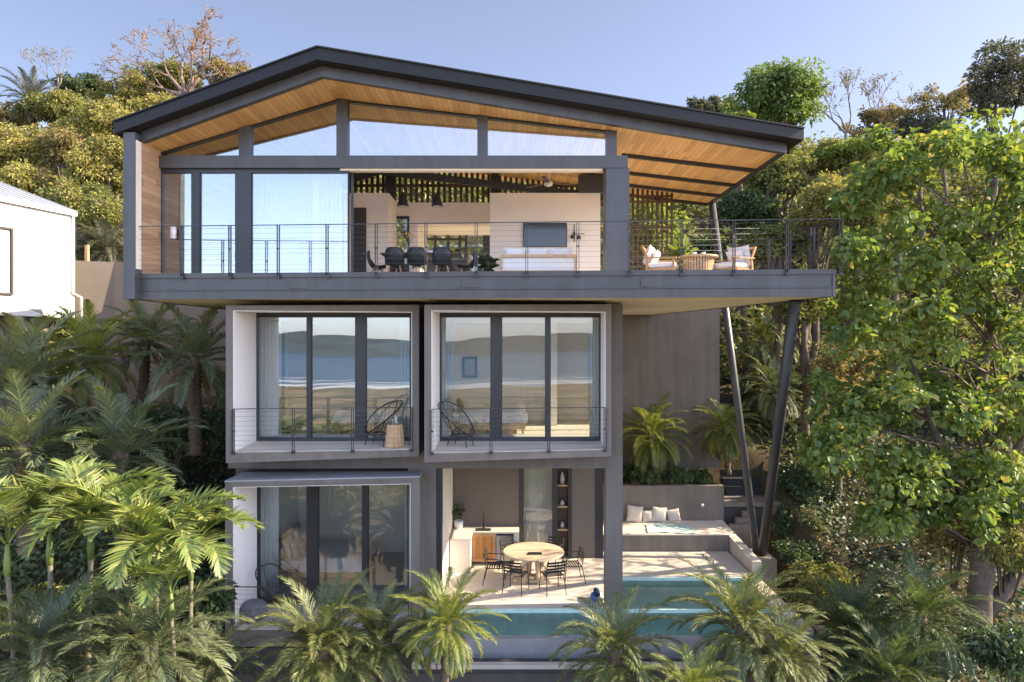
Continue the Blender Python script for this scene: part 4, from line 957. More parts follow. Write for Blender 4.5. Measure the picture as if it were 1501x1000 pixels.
def slat_chair():
    r = thing('patio_chair', '', 'chair', (0, 0, 0), 0, 'black slatted patio chairs round the garden table')     # faces +Y
    for sx in (-1, 1):
        b = MB(); b.tube([(sx * .25, .24, 0), (sx * .23, .20, .44), (sx * .235, .19, .64), (sx * .235, .05, .66), (sx * .24, -.22, .665)], .011, 6); b.build('leg', CORD, r)
        b = MB(); b.tube([(sx * .25, -.30, 0), (sx * .22, -.21, .42), (sx * .235, -.25, .66), (sx * .22, -.28, .80)], .011, 6); b.build('leg', CORD, r)
    b = MB()
    b.bar((-.225, -.2, .43), (-.225, .2, .435), .014, .02); b.bar((.225, -.2, .43), (.225, .2, .435), .014, .02)
    for k in range(7): y = -.19 + k * .062; b.bar((-.23, y, .442 + .012 * (k / 6)), (.23, y, .442 + .012 * (k / 6)), .036, .008)
    b.build('seat', CORD, r)
    b = MB()
    for k in range(4):
        z = .555 + k * .075; y = -.235 - k * .015; pts = [(.235 * math.sin(a), y - .05 * math.cos(a) + .04, z) for a in np.linspace(-1.45, 1.45, 7)]
        for p, q in zip(pts[:-1], pts[1:]): b.bar(p, q, .008, .045)
    b.build('backrest', CORD, r); return r
pc = slat_chair()
for k, (x, y, lb) in enumerate([(-.42, 17.22, 'black slatted patio chair left of the round table, nearest the counter'), (.10, 16.62, 'black slatted patio chair in front of the round table, on its left side'), (.98, 16.62, 'black slatted patio chair in front of the round table, on its right side'),
        (1.52, 17.35, 'black slatted patio chair right of the round table, nearest the grey column'), (0.02, 18.18, 'black slatted patio chair behind the round table, before the cabinet'), (1.05, 18.2, 'black slatted patio chair behind the round table, before the glass door')]):
    rz = math.atan2(17.4 - y, .55 - x) - PI / 2 + (-.25, .15, -.2, .2, .1, 0)[k]
    if k == 0: place(pc, (x, y, .002), rz); pc['label'] = lb
    else: dup(pc, (x, y, .002), rz, lb)
tw = thing('rolled_towels', 'small blue and white bundle of towels beside the foot of the grey column', 'towels', (2.0, 16.1, 0))
for k, (dx, dz, m_) in enumerate(((-.07, .07, plain('blue_towel', (.10, .17, .42), .95, .1, 20, .5, 150, .05)), (.08, .07, CLOTHW), (0, .18, plain('navy_towel', (.03, .05, .13), .95, .1, 20, .5, 150, .05)))):
    b = MB(); b.tube([(2.0 + dx, 15.92, dz), (2.0 + dx, 16.0, dz + .005), (2.0 + dx, 16.2, dz), (2.0 + dx, 16.26, dz)], [.055, .07, .07, .055], 12); b.build('towel', m_, tw)
for k, (x, s_, tl, lb) in enumerate(((3.80, .50, .25, 'square sand-coloured cushion on the terrace bench, the one nearest the grey column'), (4.20, .36, -.15, 'smallest sand-coloured cushion on the terrace bench, second from the column'), (4.56, .46, .2, 'square sand-coloured cushion on the terrace bench, third from the column'), (5.0, .40, -.3, 'tilted sand-coloured cushion on the terrace bench, farthest from the column'))):
    b = MB(); b.cushion((x, 21.12, .50 + s_ * .5), s_, s_, .16, PI / 2 - .22, 0.0, 10, 3.0, tl * .5); tag(b.build('cushion', CLOTHS), lb, 'cushion', 'cushions on the terrace bench')
b = MB(); vs = []; fs = []
for i in range(19):
    for j in range(11):
        u, v_ = i / 18, j / 10; x = 3.95 + 1.35 * u + .12 * v_; y = 19.85 + .95 * v_ + .06 * math.sin(u * 5); vs.append((x, y, .522 + .012 * math.sin(u * 21 + v_ * 4) * math.sin(v_ * 6 + u * 3)))
for i in range(18):
    for j in range(10): a = i * 11 + j; fs.append((a, a + 11, a + 12, a + 1))
m_ = len(vs); b.add(vs + [(x, y, z - .012) for x, y, z in vs], fs + [tuple(m_ + q for q in f[::-1]) for f in fs], True); tag(b.build('beach_towel', plain('aqua_towel', (.42, .58, .58), .95, .12, 9, .5, 120, .05)), 'pale aqua towel spread on the terrace bench in front of the cushions', 'towel')
for z, h, rr_, lb in ((.79, .18, .06, 'small pale jar on the lowest niche shelf'), (1.44, .14, .07, 'squat bowl-like jar on the middle niche shelf'), (2.04, .34, .07, 'tall pale vase on the top niche shelf')):
    b = MB(); b.lathe([(rr_ * .7, 0), (rr_, h * .35), (rr_ * .8, h * .75), (rr_ * .4, h * .9), (rr_ * .5, h)], (1.43, 19.38, z + .001), 14); tag(b.build('vase' if h > .2 else 'jar', CLOTHS), lb, 'vase' if h > .2 else 'jar')
# ---- open balcony seating
def armchair():
    r = thing('armchair', '', 'armchair', (0, 0, 0), 0, 'wooden armchairs on the open balcony')      # faces +X
    for sy in (-1, 1):
        b = MB(); b.bar((.34, sy * .36, 0), (.30, sy * .36, .56), .05, .05, (1, 0, 0)); b.build('leg', TEAK, r)
        b = MB(); b.bar((-.36, sy * .36, 0), (-.28, sy * .36, .56), .05, .05, (1, 0, 0)); b.bar((-.28, sy * .36, .56), (-.44, sy * .36, .86), .045, .045, (1, 0, 0)); b.build('leg', TEAK, r)
        b = MB(); b.bar((-.36, sy * .37, .575), (.38, sy * .37, .555), .075, .03); b.build('armrest', TEAK, r)
    b = MB(); b.bar((-.3, -.36, .28), (.32, -.36, .32), .04, .06); b.bar((-.3, .36, .28), (.32, .36, .32), .04, .06); b.bar((.32, -.36, .3), (.32, .36, .3), .04, .06); b.bar((-.44, -.36, .84), (-.44, .36, .84), .03, .05); b.build('frame', TEAK, r)
    b = MB(); b.bbox(-.3, .36, -.33, .33, .33, .47, .035); b.build('seat_cushion', CLOTHW, r)
    b = MB(); b.cushion((-.31, 0, .66), .50, .66, .17, 0, 0, 10, 4, -(PI / 2 - .32)); b.build('back_cushion', CLOTHW, r)
    b = MB(); b.cushion((-.16, 0, .62), .36, .5, .14, 0, 0, 10, 3, -(PI / 2 - .5)); b.build('pillow', CLOTHW, r)
    return r
a_ = armchair(); place(a_, (3.62, 16.45, ZD), -.35); a_['label'] = 'wooden armchair with white cushions next to the big steel column on the balcony'
dup(a_, (5.28, 16.45, ZD), PI + .55, 'wooden armchair with pale cushions beside the slanting prop on the balcony')
ct = thing('coffee_table', 'round slatted wooden drum table between the two balcony armchairs', 'table', (4.5, 16.5, ZD))
b = MB(); b.lathe([(.45, .60), (.47, .61), (.47, .645), (.46, .65)], (4.5, 16.5, ZD), 32); b.build('tabletop', OAK, ct)
b = MB()
for k in range(34): a = 2 * PI * k / 34; c = Vector((4.5 + .36 * math.cos(a), 16.5 + .36 * math.sin(a), ZD)); b.bar(c, c + Vector((0, 0, .60)), .045, .02, (math.cos(a), math.sin(a), 0))
b.lathe([(.33, .02), (.33, .58)], (4.5, 16.5, ZD), 20); b.build('drum', OAK, ct)
for dx, lb in ((-.12, 'white cup on the drum table, nearer the left armchair'), (.1, 'white cup on the drum table, nearer the slanting prop')):
    b = MB(); b.lathe([(.035, 0), (.05, .04), (.055, .08), (.05, .08), (.03, .02)], (4.5 + dx, 16.42, ZD + .651), 12); tag(b.build('cup', CERAM), lb, 'cup')
# ================================================================== TERRAIN, SEA
def terr(X, Y):
    X = np.asarray(X, float); Y = np.asarray(Y, float)
    yp = [-760, -700, -400, -60, 0, 8, 11, 13, 16, 20, 24, 32, 45, 60, 90, 140]
    base = np.interp(Y, yp, [-47, -44, -32, -13, -7, -4, -2.6, -1.6, -0.6, 1.0, 3.2, 8.0, 16.0, 22, 22, 14])
    left = np.clip((-X - 6.6) / 3.0, 0, 1) * np.interp(Y, [0, 9, 12, 20, 30, 60], [0, 1.0, 1.6, 1.4, 1.0, 0])
    right = np.clip((X - 14) / 12, 0, 1) * np.interp(Y, [5, 16, 30, 60], [0, 2.0, 3.0, 0])
    z = base + left + right
    z = z + 0.25 * np.sin(X * 0.9 + Y * 0.4) * np.cos(Y * 0.7 - X * 0.3) + 0.6 * np.sin(X * 0.13) * np.cos(Y * 0.11)
    # platform cut out for the house
    inx = np.clip((X + 7.2) / 0.7, 0, 1) * np.clip((8.4 - X) / 1.4, 0, 1)
    iny = np.clip((Y - 12.6) / 0.6, 0, 1) * np.clip((22.9 - Y) / 0.3, 0, 1)
    m = inx * iny
    return z * (1 - m) + np.minimum(z, -2.2) * m
def axis(parts):
    o = []
    for a, c, st in parts: o += list(np.arange(a, c, st))
    return np.array(o + [parts[-1][1]])
gx = axis([(-400, -60, 20), (-60, -24, 2.0), (-24, 24, 0.5), (24, 60, 2.0), (60, 400, 20)])
gy = axis([(-800, -60, 20), (-60, 0, 3), (0, 30, 0.5), (30, 150, 3)])
GX, GY = np.meshgrid(gx, gy); GZ = terr(GX, GY)
V = np.stack([GX.ravel(), GY.ravel(), GZ.ravel()], 1)
nx, ny = len(gx), len(gy)
I = np.arange(nx * ny).reshape(ny, nx)
F = np.stack([I[:-1, :-1].ravel(), I[:-1, 1:].ravel(), I[1:, 1:].ravel(), I[1:, :-1].ravel()], 1)
m, t, N, L, out = nt('hillside_soil')
p = N.new('ShaderNodeBsdfPrincipled'); p.inputs['Roughness'].default_value = 0.95; p.inputs['Specular IOR Level'].default_value = 0.1
tc = N.new('ShaderNodeTexCoord'); n1 = N.new('ShaderNodeTexNoise'); n1.inputs['Scale'].default_value = 0.5; n1.inputs['Detail'].default_value = 9; n1.inputs['Roughness'].default_value = 0.7
L.new(tc.outputs['Object'], n1.inputs['Vector'])
r = ramp(N, L, n1.outputs['Fac'], [(0.30, (0.035, 0.030, 0.020)), (0.5, (0.075, 0.058, 0.035)), (0.7, (0.05, 0.06, 0.022))])
sx = N.new('ShaderNodeSeparateXYZ'); L.new(tc.outputs['Object'], sx.inputs[0])
mr = N.new('ShaderNodeMapRange'); mr.inputs[1].default_value = 10; mr.inputs[2].default_value = 2; L.new(sx.outputs['Y'], mr.inputs[0])
n2 = N.new('ShaderNodeTexNoise'); n2.inputs['Scale'].default_value = 0.035; n2.inputs['Detail'].default_value = 8; L.new(tc.outputs['Object'], n2.inputs['Vector'])
r2 = ramp(N, L, n2.outputs['Fac'], [(0.36, (0.10, 0.105, 0.05)), (0.52, (0.30, 0.22, 0.135)), (0.7, (0.40, 0.31, 0.20))])
mx = N.new('ShaderNodeMixRGB'); L.new(mr.outputs[0], mx.inputs[0]); L.new(r.outputs[0], mx.inputs[1]); L.new(r2.outputs[0], mx.inputs[2])
L.new(mx.outputs[0], p.inputs['Base Color'])
bp = N.new('ShaderNodeBump'); bp.inputs['Strength'].default_value = 0.8; bp.inputs['Distance'].default_value = 0.2; L.new(n1.outputs['Fac'], bp.inputs['Height']); L.new(bp.outputs[0], p.inputs['Normal'])
L.new(p.outputs[0], out.inputs[0])
np_mesh('ground', V, F, m, None, True, 'structure')
# the sea below the slope, seen in the windows
m, t, N, L, out = nt('sea_water')
p = N.new('ShaderNodeBsdfPrincipled'); p.inputs['Roughness'].default_value = 0.4; p.inputs['Specular IOR Level'].default_value = 0.12
tc = N.new('ShaderNodeTexCoord'); sx = N.new('ShaderNodeSeparateXYZ'); L.new(tc.outputs['Object'], sx.inputs[0])
mp = N.new('ShaderNodeMapping'); mp.inputs['Scale'].default_value = (0.009, 0.05, 1); L.new(tc.outputs['Object'], mp.inputs[0])
n1 = N.new('ShaderNodeTexNoise'); n1.inputs['Scale'].default_value = 1; n1.inputs['Detail'].default_value = 6; L.new(mp.outputs[0], n1.inputs['Vector'])
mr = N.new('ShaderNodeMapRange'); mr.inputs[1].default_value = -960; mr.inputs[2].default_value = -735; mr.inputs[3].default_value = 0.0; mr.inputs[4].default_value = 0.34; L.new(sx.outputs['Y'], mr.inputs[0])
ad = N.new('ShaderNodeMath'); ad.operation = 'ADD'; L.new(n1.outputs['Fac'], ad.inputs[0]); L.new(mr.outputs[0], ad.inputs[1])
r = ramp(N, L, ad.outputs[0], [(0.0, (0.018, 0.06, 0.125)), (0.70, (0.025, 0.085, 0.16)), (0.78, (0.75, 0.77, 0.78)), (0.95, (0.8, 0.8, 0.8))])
L.new(r.outputs[0], p.inputs['Base Color'])
bp = N.new('ShaderNodeBump'); bp.inputs['Strength'].default_value = 0.3; bp.inputs['Distance'].default_value = 1.0; L.new(n1.outputs['Fac'], bp.inputs['Height']); L.new(bp.outputs[0], p.inputs['Normal'])
L.new(p.outputs[0], out.inputs[0])
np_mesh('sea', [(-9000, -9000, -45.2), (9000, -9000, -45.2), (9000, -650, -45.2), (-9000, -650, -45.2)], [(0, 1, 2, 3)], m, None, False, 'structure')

# headland across the bay; distance haze is put into its bluish colour
hx = np.linspace(-2600, 1700, 60); hy = np.linspace(-3300, -2500, 14); HX, HY = np.meshgrid(hx, hy)
HZ = -46 + (np.clip(1 - np.abs((HY + 2900) / 400), 0, 1) ** .7) * (58 + 26 * np.clip((-HX + 900) / 2600, 0, 1) + 9 * np.sin(HX * .006) + 5 * np.sin(HX * .017 + HY * .01)) * np.clip((1700 - HX) / 900, 0, 1) * np.clip((HX + 2600) / 300, 0, 1)
I = np.arange(60 * 14).reshape(14, 60)
np_mesh('headland', np.stack([HX.ravel(), HY.ravel(), HZ.ravel()], 1), np.stack([I[:-1, :-1].ravel(), I[:-1, 1:].ravel(), I[1:, 1:].ravel(), I[1:, :-1].ravel()], 1), plain('hazy_headland', (.085, .125, .165), .95, .3, .01, 0, 1, .05), None, True, 'structure')
# ================================================================== VEGETATION GENERATORS
RNG = np.random.default_rng(7)
def unit(v): return v / np.maximum(np.linalg.norm(v, axis=-1, keepdims=True), 1e-9)
def leaf_arrays(C, D, Nn, S, wid=0.5, fold=0.18, droop=0.12, six=True):
    """C centres(base), D direction, Nn approx normal, S length -> verts, quads"""
    D = unit(D); X = unit(np.cross(D, Nn)); Z = np.cross(X, D)
    if six: T = [(0, 0, 0), (.55, .28, fold), (.5, .68, fold * .8), (0, 1, -droop), (-.5, .68, fold * .8), (-.55, .28, fold)]; Q = [(0, 1, 2, 3), (0, 3, 4, 5)]
    else: T = [(0, 0, 0), (.5, .5, fold), (0, 1, -droop), (-.5, .5, fold)]; Q = [(0, 1, 2, 3)]
    T = np.array(T); k = len(T)
    V = C[:, None, :] + S[:, None, None] * (X[:, None, :] * (T[:, 0] * wid)[None, :, None] + D[:, None, :] * T[None, :, 1, None] + Z[:, None, :] * T[None, :, 2, None])
    F = (np.arange(len(C)) * k)[:, None, None] + np.array(Q)[None]
    return V.reshape(-1, 3), F.reshape(-1, 4)
def clump_crown(rng, centers, rad, per, size, wid=0.5, flat=0.7, six=False, up=0.6, droop=0.3, hang=0.0):
    """leaves spread through every clump; denser towards the clump's skin"""
    n = len(centers); rad = np.broadcast_to(rad, (n,))
    C = np.repeat(centers, per, axis=0); R = np.repeat(rad, per)[:, None]
    d = unit(rng.normal(size=(n * per, 3))); rr = rng.random((n * per, 1)) ** 0.45
    off = d * rr * R; off[:, 2] *= flat
    P = C + off
    D = d * np.array([1, 1, 0.6]) + rng.normal(size=d.shape) * 0.55; D[:, 2] -= droop + hang
    Nn = rng.normal(size=d.shape) * 0.5; Nn[:, 2] += up; Nn += d * 0.3
    S = size * rng.uniform(0.6, 1.25, n * per)
    return leaf_arrays(P, D, Nn, S, wid, six=six)
def lobed_centers(rng, n, rx, ry, rz, hollow=0.35, lobes=5, low=-0.5):
    """clump centres in a crown of several lobes"""
    L0 = unit(rng.normal(size=(lobes, 3))) * np.array([.55, .55, .42]); L0[:, 2] = np.abs(L0[:, 2]) * rng.choice([1, 1, -.5], lobes)
    w = rng.integers(0, lobes, n); d = unit(rng.normal(size=(n, 3))); r = hollow + (1 - hollow) * rng.random((n, 1)) ** 0.6
    P = L0[w] + d * r * 0.55
    P[:, 2] = np.maximum(P[:, 2], low + 0.15 * rng.random(n))
    return P * np.array([rx, ry, rz])
BARK = plain('grey_bark', (0.13, 0.105, 0.085), 0.9, 0.35, 5, 0.6, 25, 0.1)
BARKP = plain('pale_bark', (0.24, 0.20, 0.165), 0.9, 0.3, 5, 0.5, 25, 0.1)
PALMT = plain('palm_trunk', (0.12, 0.095, 0.07), 0.95, 0.4, 9, 0.9, 18, 0.1)
RINGT = plain('ringed_stem', (0.17, 0.16, 0.12), 0.85, 0.3, 7, 0.5, 20, 0.15)
def limbs(b, rng, base, top, r, centers, k=9, sides=7, wig=0.12):
    """trunk from base to top, limbs bending out to clump centres"""
    base, top = np.array(base, float), np.array(top, float)
    tt = np.linspace(0, 1, 6); h = np.linalg.norm(top - base); hs = min(h, float(np.abs(centers).max()) * .9)
    pts = base + (top - base) * tt[:, None]; pts[1:-1] += rng.normal(size=(4, 3)) * wig * h * 0.12 * np.array([1, 1, 0.2])
    b.tube(pts, r * (1 - 0.45 * tt) * np.where(tt == 0, 1.25, 1), sides)
    idx = rng.choice(len(centers), min(k, len(centers)), replace=False)
    for i in idx:
        s = rng.uniform(0.45, 1.0); p0 = base + (top - base) * s; e = centers[i]
        mid = (p0 + e) / 2 + np.array([0, 0, 0.08 * hs]) * rng.uniform(-.2, 1) + rng.normal(size=3) * 0.04 * hs
        q = [p0, p0 * .55 + mid * .45 + rng.normal(size=3) * .02 * hs, mid, mid * .4 + e * .6, e]
        rr = r * rng.uniform(.28, .48)
        b.tube(q, [rr, rr * .8, rr * .6, rr * .4, rr * .12], 5)
        for _ in range(2):
            e2 = e + rng.normal(size=3) * 0.08 * hs; b.tube([q[2], (q[2] + e2) / 2 + rng.normal(size=3) * .02 * hs, e2], [rr * .4, rr * .25, rr * .06], 4)

def branch_tree(b, rng, p, d, ln, r, depth, tips, spread=0.55, up=0.1, minr=0.008):
    """recursive bare branching"""
    n = 3; pts = [p]; dd = d
    for k in range(n):
        dd = unit(dd + rng.normal(size=3) * 0.13 + np.array([0, 0, up * 0.3])); pts.append(pts[-1] + dd * ln / n)
    re = r * 0.66
    b.tube(pts, np.linspace(r, re, n + 1), 6 if depth > 2 else 4)
    if depth == 0: tips.append(pts[-1]); return
    for k in range(rng.integers(2, 4)):
        ax = unit(np.cross(dd, rng.normal(size=3))); a = spread * rng.uniform(.55, 1.25)
        nd = unit(dd * math.cos(a) + ax * math.sin(a) + np.array([0, 0, up]))
        branch_tree(b, rng, pts[-1], nd, ln * rng.uniform(.68, .86), max(re * rng.uniform(.6, .8), minr), depth - 1, tips, spread, up, minr)
    if depth <= 2: tips.append(pts[2])

def frond(rng, o, az, el, Ln, droop, nl, ll, lw, fwd=0.75, vee=0.35, sag=0.25, twist=0.0, stalk=0.12, taper=0.5):
    """one pinnate frond: rachis arc with two rows of leaflets (strips of two quads)"""
    t = np.linspace(0, 1, nl); h = np.array([math.cos(az), math.sin(az), 0]); z = np.array([0, 0, 1.0])
    ang = el - droop * t ** 1.3
    ds = Ln / (nl - 1)
    dh = np.cumsum(np.cos(ang)) * ds; dz = np.cumsum(np.sin(ang)) * ds
    P = np.array(o) + h * dh[:, None] + z * dz[:, None]
    T = h * np.cos(ang)[:, None] + z * np.sin(ang)[:, None]
    side0 = np.cross(h, z); side0 = side0 / np.linalg.norm(side0)
    Nn = np.cross(side0[None], T) * 1.0
    VV = []; FF = []; n0 = 0
    # rachis
    w = lw * 0.35 * (1 - 0.75 * t)[:, None] + 0.002
    A = P + side0 * w; B = P - side0 * w; Cc = P - Nn * w * 1.3
    R = np.stack([A, B, Cc], 1).reshape(-1, 3); VV.append(R)
    i = np.arange(nl - 1) * 3
    for a, c in ((0, 1), (1, 2), (2, 0)): FF.append(np.stack([i + a, i + c, i + 3 + c, i + 3 + a], 1))
    n0 = len(R)
    k0 = int(stalk * nl); idx = np.arange(k0, nl); tt = (t[idx] - t[k0]) / (1 - t[k0] + 1e-9)
    prof = np.clip(np.sin(PI * np.clip(tt * 0.86 + 0.16, 0, 1)) ** taper, 0.12, 1)
    for s in (-1, 1):
        l = ll * prof * rng.uniform(.85, 1.1, len(idx))
        f = fwd + 0.5 * tt
        rollv = vee * rng.uniform(.7, 1.3, len(idx)) + twist * s
        D = side0[None] * s * np.cos(f)[:, None] * 1.0 + T[idx] * np.sin(f)[:, None] + Nn[idx] * rollv[:, None] + rng.normal(size=(len(idx), 3)) * 0.06
        D = unit(D); wv = unit(np.cross(D, Nn[idx] + rng.normal(size=(len(idx), 3)) * .25)) * (lw * 0.5)
        p0 = P[idx]; p1 = p0 + D * (l * .5)[:, None]; D2 = unit(D - np.array([0, 0, 1]) * sag * rng.uniform(.6, 1.4, len(idx))[:, None]); p2 = p1 + D2 * (l * .5)[:, None]
        Q = np.stack([p0 - wv * .6, p0 + wv * .6, p1 + wv, p1 - wv, p2 + wv * .12, p2 - wv * .12], 1).reshape(-1, 3)
        VV.append(Q); j = n0 + np.arange(len(idx)) * 6
        FF.append(np.stack([j, j + 1, j + 2, j + 3], 1)); FF.append(np.stack([j + 3, j + 2, j + 4, j + 5], 1)); n0 += len(Q)
    return np.concatenate(VV), np.concatenate(FF)
def fronds(rng, specs):
    V = []; F = []; n = 0
    for s in specs:
        v, f = frond(rng, **s); V.append(v); F.append(f + n); n += len(v)
    return np.concatenate(V), np.concatenate(F)
def palm_trunk(b, base, top, r, rings=14, n=10, rough=0.12, rng=RNG):
    base, top = np.array(base, float), np.array(top, float)
    pts = []; rs = []
    for k in range(rings * 2 + 1):
        t = k / (rings * 2); pts.append(base + (top - base) * t + np.array([math.sin(t * 3) * r * .5, 0, 0])); rs.append(r * (1.25 - .25 * t) * (1 + (rough if k % 2 else -rough)))
    b.tube(pts, rs, n)
def feather_palm(seed, nf, Ln, ll, lw, nl, el_hi=1.35, el_lo=-0.5, droop=1.5, trunk_h=0.6, trunk_r=0.09, sag=0.3, vee=0.25, lean=(0, 0)):
    """returns (crown verts, crown faces, trunk builder), base at origin"""
    rng = np.random.default_rng(seed); specs = []
    top = np.array([lean[0], lean[1], trunk_h])
    for k in range(nf):
        u = (k + .5) / nf; az = k * 2.39996 + rng.normal() * .12
        el = el_hi - (el_hi - el_lo) * u ** 1.1 + rng.normal() * .08
        L1 = Ln * rng.uniform(.82, 1.08) * (0.72 + .28 * math.sin(PI * min(1, u + .25)))
        specs.append(dict(o=top + np.array([math.cos(az) * .04, math.sin(az) * .04, -.12 * u]), az=az, el=el, Ln=L1, droop=droop * rng.uniform(.75, 1.2) * (0.8 + .35 * u), nl=nl, ll=ll, lw=lw, sag=sag, vee=vee, stalk=.13))
    V, F = fronds(rng, specs)
    b = MB(); palm_trunk(b, (0, 0, -.6), top + np.array([0, 0, .03]), trunk_r, max(4, int(trunk_h * 9)), rough=.16)
    b.lathe([(trunk_r * .9, -.25), (trunk_r * 1.5, -.1), (trunk_r * 1.3, .05), (.02, .18)], top, 9)
    for k in range(14):                  # old leaf bases
        az = k * 2.4; zz = trunk_h - .08 - .035 * k
        if zz < .05: break
        c = top * (zz / trunk_h if trunk_h else 1); c[2] = zz
        b.tube([c + np.array([math.cos(az) * trunk_r * .8, math.sin(az) * trunk_r * .8, 0]), c + np.array([math.cos(az) * trunk_r * 1.9, math.sin(az) * trunk_r * 1.9, .12])], [.022, .012], 4)
    dead = []
    for k in range(6):
        az = k * 2.1 + rng.normal() * .4
        dead.append(dict(o=top + np.array([math.cos(az) * .05, math.sin(az) * .05, -.16]), az=az, el=-.75 + rng.normal() * .2, Ln=Ln * rng.uniform(.45, .7), droop=.75, nl=nl // 2, ll=ll * .75, lw=lw * 1.2, sag=.8, vee=-.1, stalk=.2))
    Vd, Fd = fronds(rng, dead)
    return V, F, b, Vd, Fd

def put_palm(name, label, data, mat, loc, rz=0.0, scale=1.0, group=None, tmat=None):
    V, F, b, Vd, Fd = data
    root = thing(name, label, 'palm', (0, 0, 0), 0, group)
    b.build('trunk', tmat or PALMT, root); np_mesh('crown', V, F, mat, root); np_mesh('dead_fronds', Vd, Fd, LM_DEAD, root)
    root.location = loc; root.rotation_euler = (0, 0, rz); root.scale = (scale,) * 3
    return root
# ================================================================== VEGETATION PLACED
LM_BIG = leaf_mat('big_leaf', (.058, .105, .018), (.13, .20, .034), (.28, .33, .07), .45, .45, .08, .4, (.34, .30, .07), .05)
LM_GOLD = leaf_mat('golden_leaf', (.15, .16, .038), (.29, .29, .075), (.45, .41, .13), .35, .4, .05, .5, (.30, .20, .12), .15)
LM_OLIVE = leaf_mat('olive_leaf', (.08, .10, .025), (.18, .20, .05), (.32, .31, .09), .35, .4, .06, .45, (.22, .16, .09), .10)
LM_BROWN = leaf_mat('dry_leaf', (.14, .11, .05), (.28, .215, .10), (.42, .33, .16), .35, .5, .05, .5, (.10, .12, .03), .2)
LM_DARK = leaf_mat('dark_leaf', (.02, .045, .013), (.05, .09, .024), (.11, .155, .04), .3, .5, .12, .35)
LM_MANGO = leaf_mat('mango_leaf', (.06, .11, .015), (.125, .20, .03), (.27, .34, .06), .35, .5, .12, .35)
LM_LIME = leaf_mat('lime_leaf', (.09, .14, .02), (.2, .27, .04), (.36, .40, .08), .4, .6, .08, .4)
LM_ORANGE = leaf_mat('rust_leaf', (.17, .10, .055), (.28, .175, .09), (.25, .20, .11), .3, .5, .04, .5)
LM_GREYG = leaf_mat('grey_leaf', (.07, .075, .05), (.12, .125, .085), (.17, .165, .12), .3, .5, .06, .45)
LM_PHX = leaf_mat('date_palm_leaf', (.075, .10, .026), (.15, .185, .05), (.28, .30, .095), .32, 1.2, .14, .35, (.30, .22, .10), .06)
LM_PHXD = leaf_mat('shaded_palm_leaf', (.07, .10, .045), (.135, .175, .075), (.22, .25, .11), .32, 1.2, .14, .35, (.22, .17, .09), .05)  # palm leaf copy with bluish shade put into its colour
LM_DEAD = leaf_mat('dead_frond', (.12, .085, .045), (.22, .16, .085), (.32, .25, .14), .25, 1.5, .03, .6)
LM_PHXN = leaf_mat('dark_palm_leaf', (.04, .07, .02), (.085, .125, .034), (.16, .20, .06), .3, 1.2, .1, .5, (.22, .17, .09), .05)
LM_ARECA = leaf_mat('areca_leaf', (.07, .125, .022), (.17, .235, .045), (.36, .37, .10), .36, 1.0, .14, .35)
LM_PHXL = leaf_mat('sunny_palm_leaf', (.10, .14, .022), (.20, .25, .04), (.36, .38, .08), .36, 1.2, .12, .35, (.32, .24, .11), .05)  # lighter palm leaf copy, sunlight put into its colour

def hill_tree(name, label, px, py, Y, rx, rz, mat, n=46, per=75, size=.26, seed=0, hollow=.35, group=None, bark=BARK, lobes=6, wid=.55, crad=.30, trunk_r=.16, flat=.65, ry=None, hang=0.0, lean=0.0, k=9, trunk_to=None):
    c = W(px, py, Y); s = Y / PXF; rX, rZ = rx * s, rz * s; rY = ry or rX
    rng = np.random.default_rng(seed * 31 + 5)
    cen = lobed_centers(rng, n, rX, rY, rZ, hollow, lobes)
    V, F = clump_crown(rng, cen, crad * min(rX, rZ * 1.3) * rng.uniform(.7, 1.2, n), per, size, wid, flat, hang=hang)
    g = float(terr(c.x + lean, Y)) - 0.3
    base = np.array([lean, 0, min(g - c.z, -rZ * .9)])
    root = thing(name, label, 'tree', (0, 0, 0), 0, group)
    b = MB(); limbs(b, rng, base, (0, 0, -.1 * rZ), trunk_r, cen, k)
    ob = b.build('trunk', bark, root); oc = np_mesh('crown', V, F, mat, root)
    root.location = (c.x, c.y, c.z + base[2])
    for o in (ob, oc): o.location = (0, 0, -base[2])
    return root
H = hill_tree
# left hillside, far to near
H('hill_tree', 'dark green round tree on the left skyline, just left of the bare tree', 128, 128, 50, 34, 24, LM_DARK, 30, 204, 0.19, 1)
H('hill_tree', 'golden tree on the left skyline under the left limbs of the bare tree', 190, 138, 48, 48, 30, LM_GOLD, 44, 153, 0.22, 2)
H('hill_tree', 'olive tree on the left skyline directly under the trunk of the bare tree', 246, 122, 50, 46, 30, LM_OLIVE, 44, 153, 0.22, 3)
H('hill_tree', 'pinkish dry tree on the left skyline touching the roof slope', 330, 118, 49, 44, 28, LM_BROWN, 40, 119, 0.20, 4)
H('hill_tree', 'brownish half-bare tree on the far left edge of the skyline', 6, 176, 46, 36, 24, LM_BROWN, 30, 102, 0.20, 5)
H('hill_tree', 'olive tree on the left slope below the dark green skyline tree', 96, 168, 42, 56, 32, LM_OLIVE, 50, 153, 0.20, 6)
H('hill_tree', 'golden-green tree on the left slope beside the upper roof edge', 172, 178, 38, 56, 40, LM_GOLD, 54, 153, 0.19, 7)
H('hill_tree', 'bright golden tree at the left edge above the white house', 28, 222, 34, 62, 46, LM_GOLD, 58, 153, 0.18, 8)
H('hill_tree', 'brown-leaved tree in the middle of the left slope', 92, 236, 33, 52, 44, LM_BROWN, 50, 136, 0.18, 9)
H('hill_tree', 'olive-gold tree close behind the timber wing\'s corner', 160, 246, 31, 54, 56, LM_GOLD, 56, 153, 0.17, 10)
H('hill_tree', 'yellow-green tree rising right behind the white house roof', 116, 300, 28, 50, 46, LM_OLIVE, 50, 153, 0.17, 11)
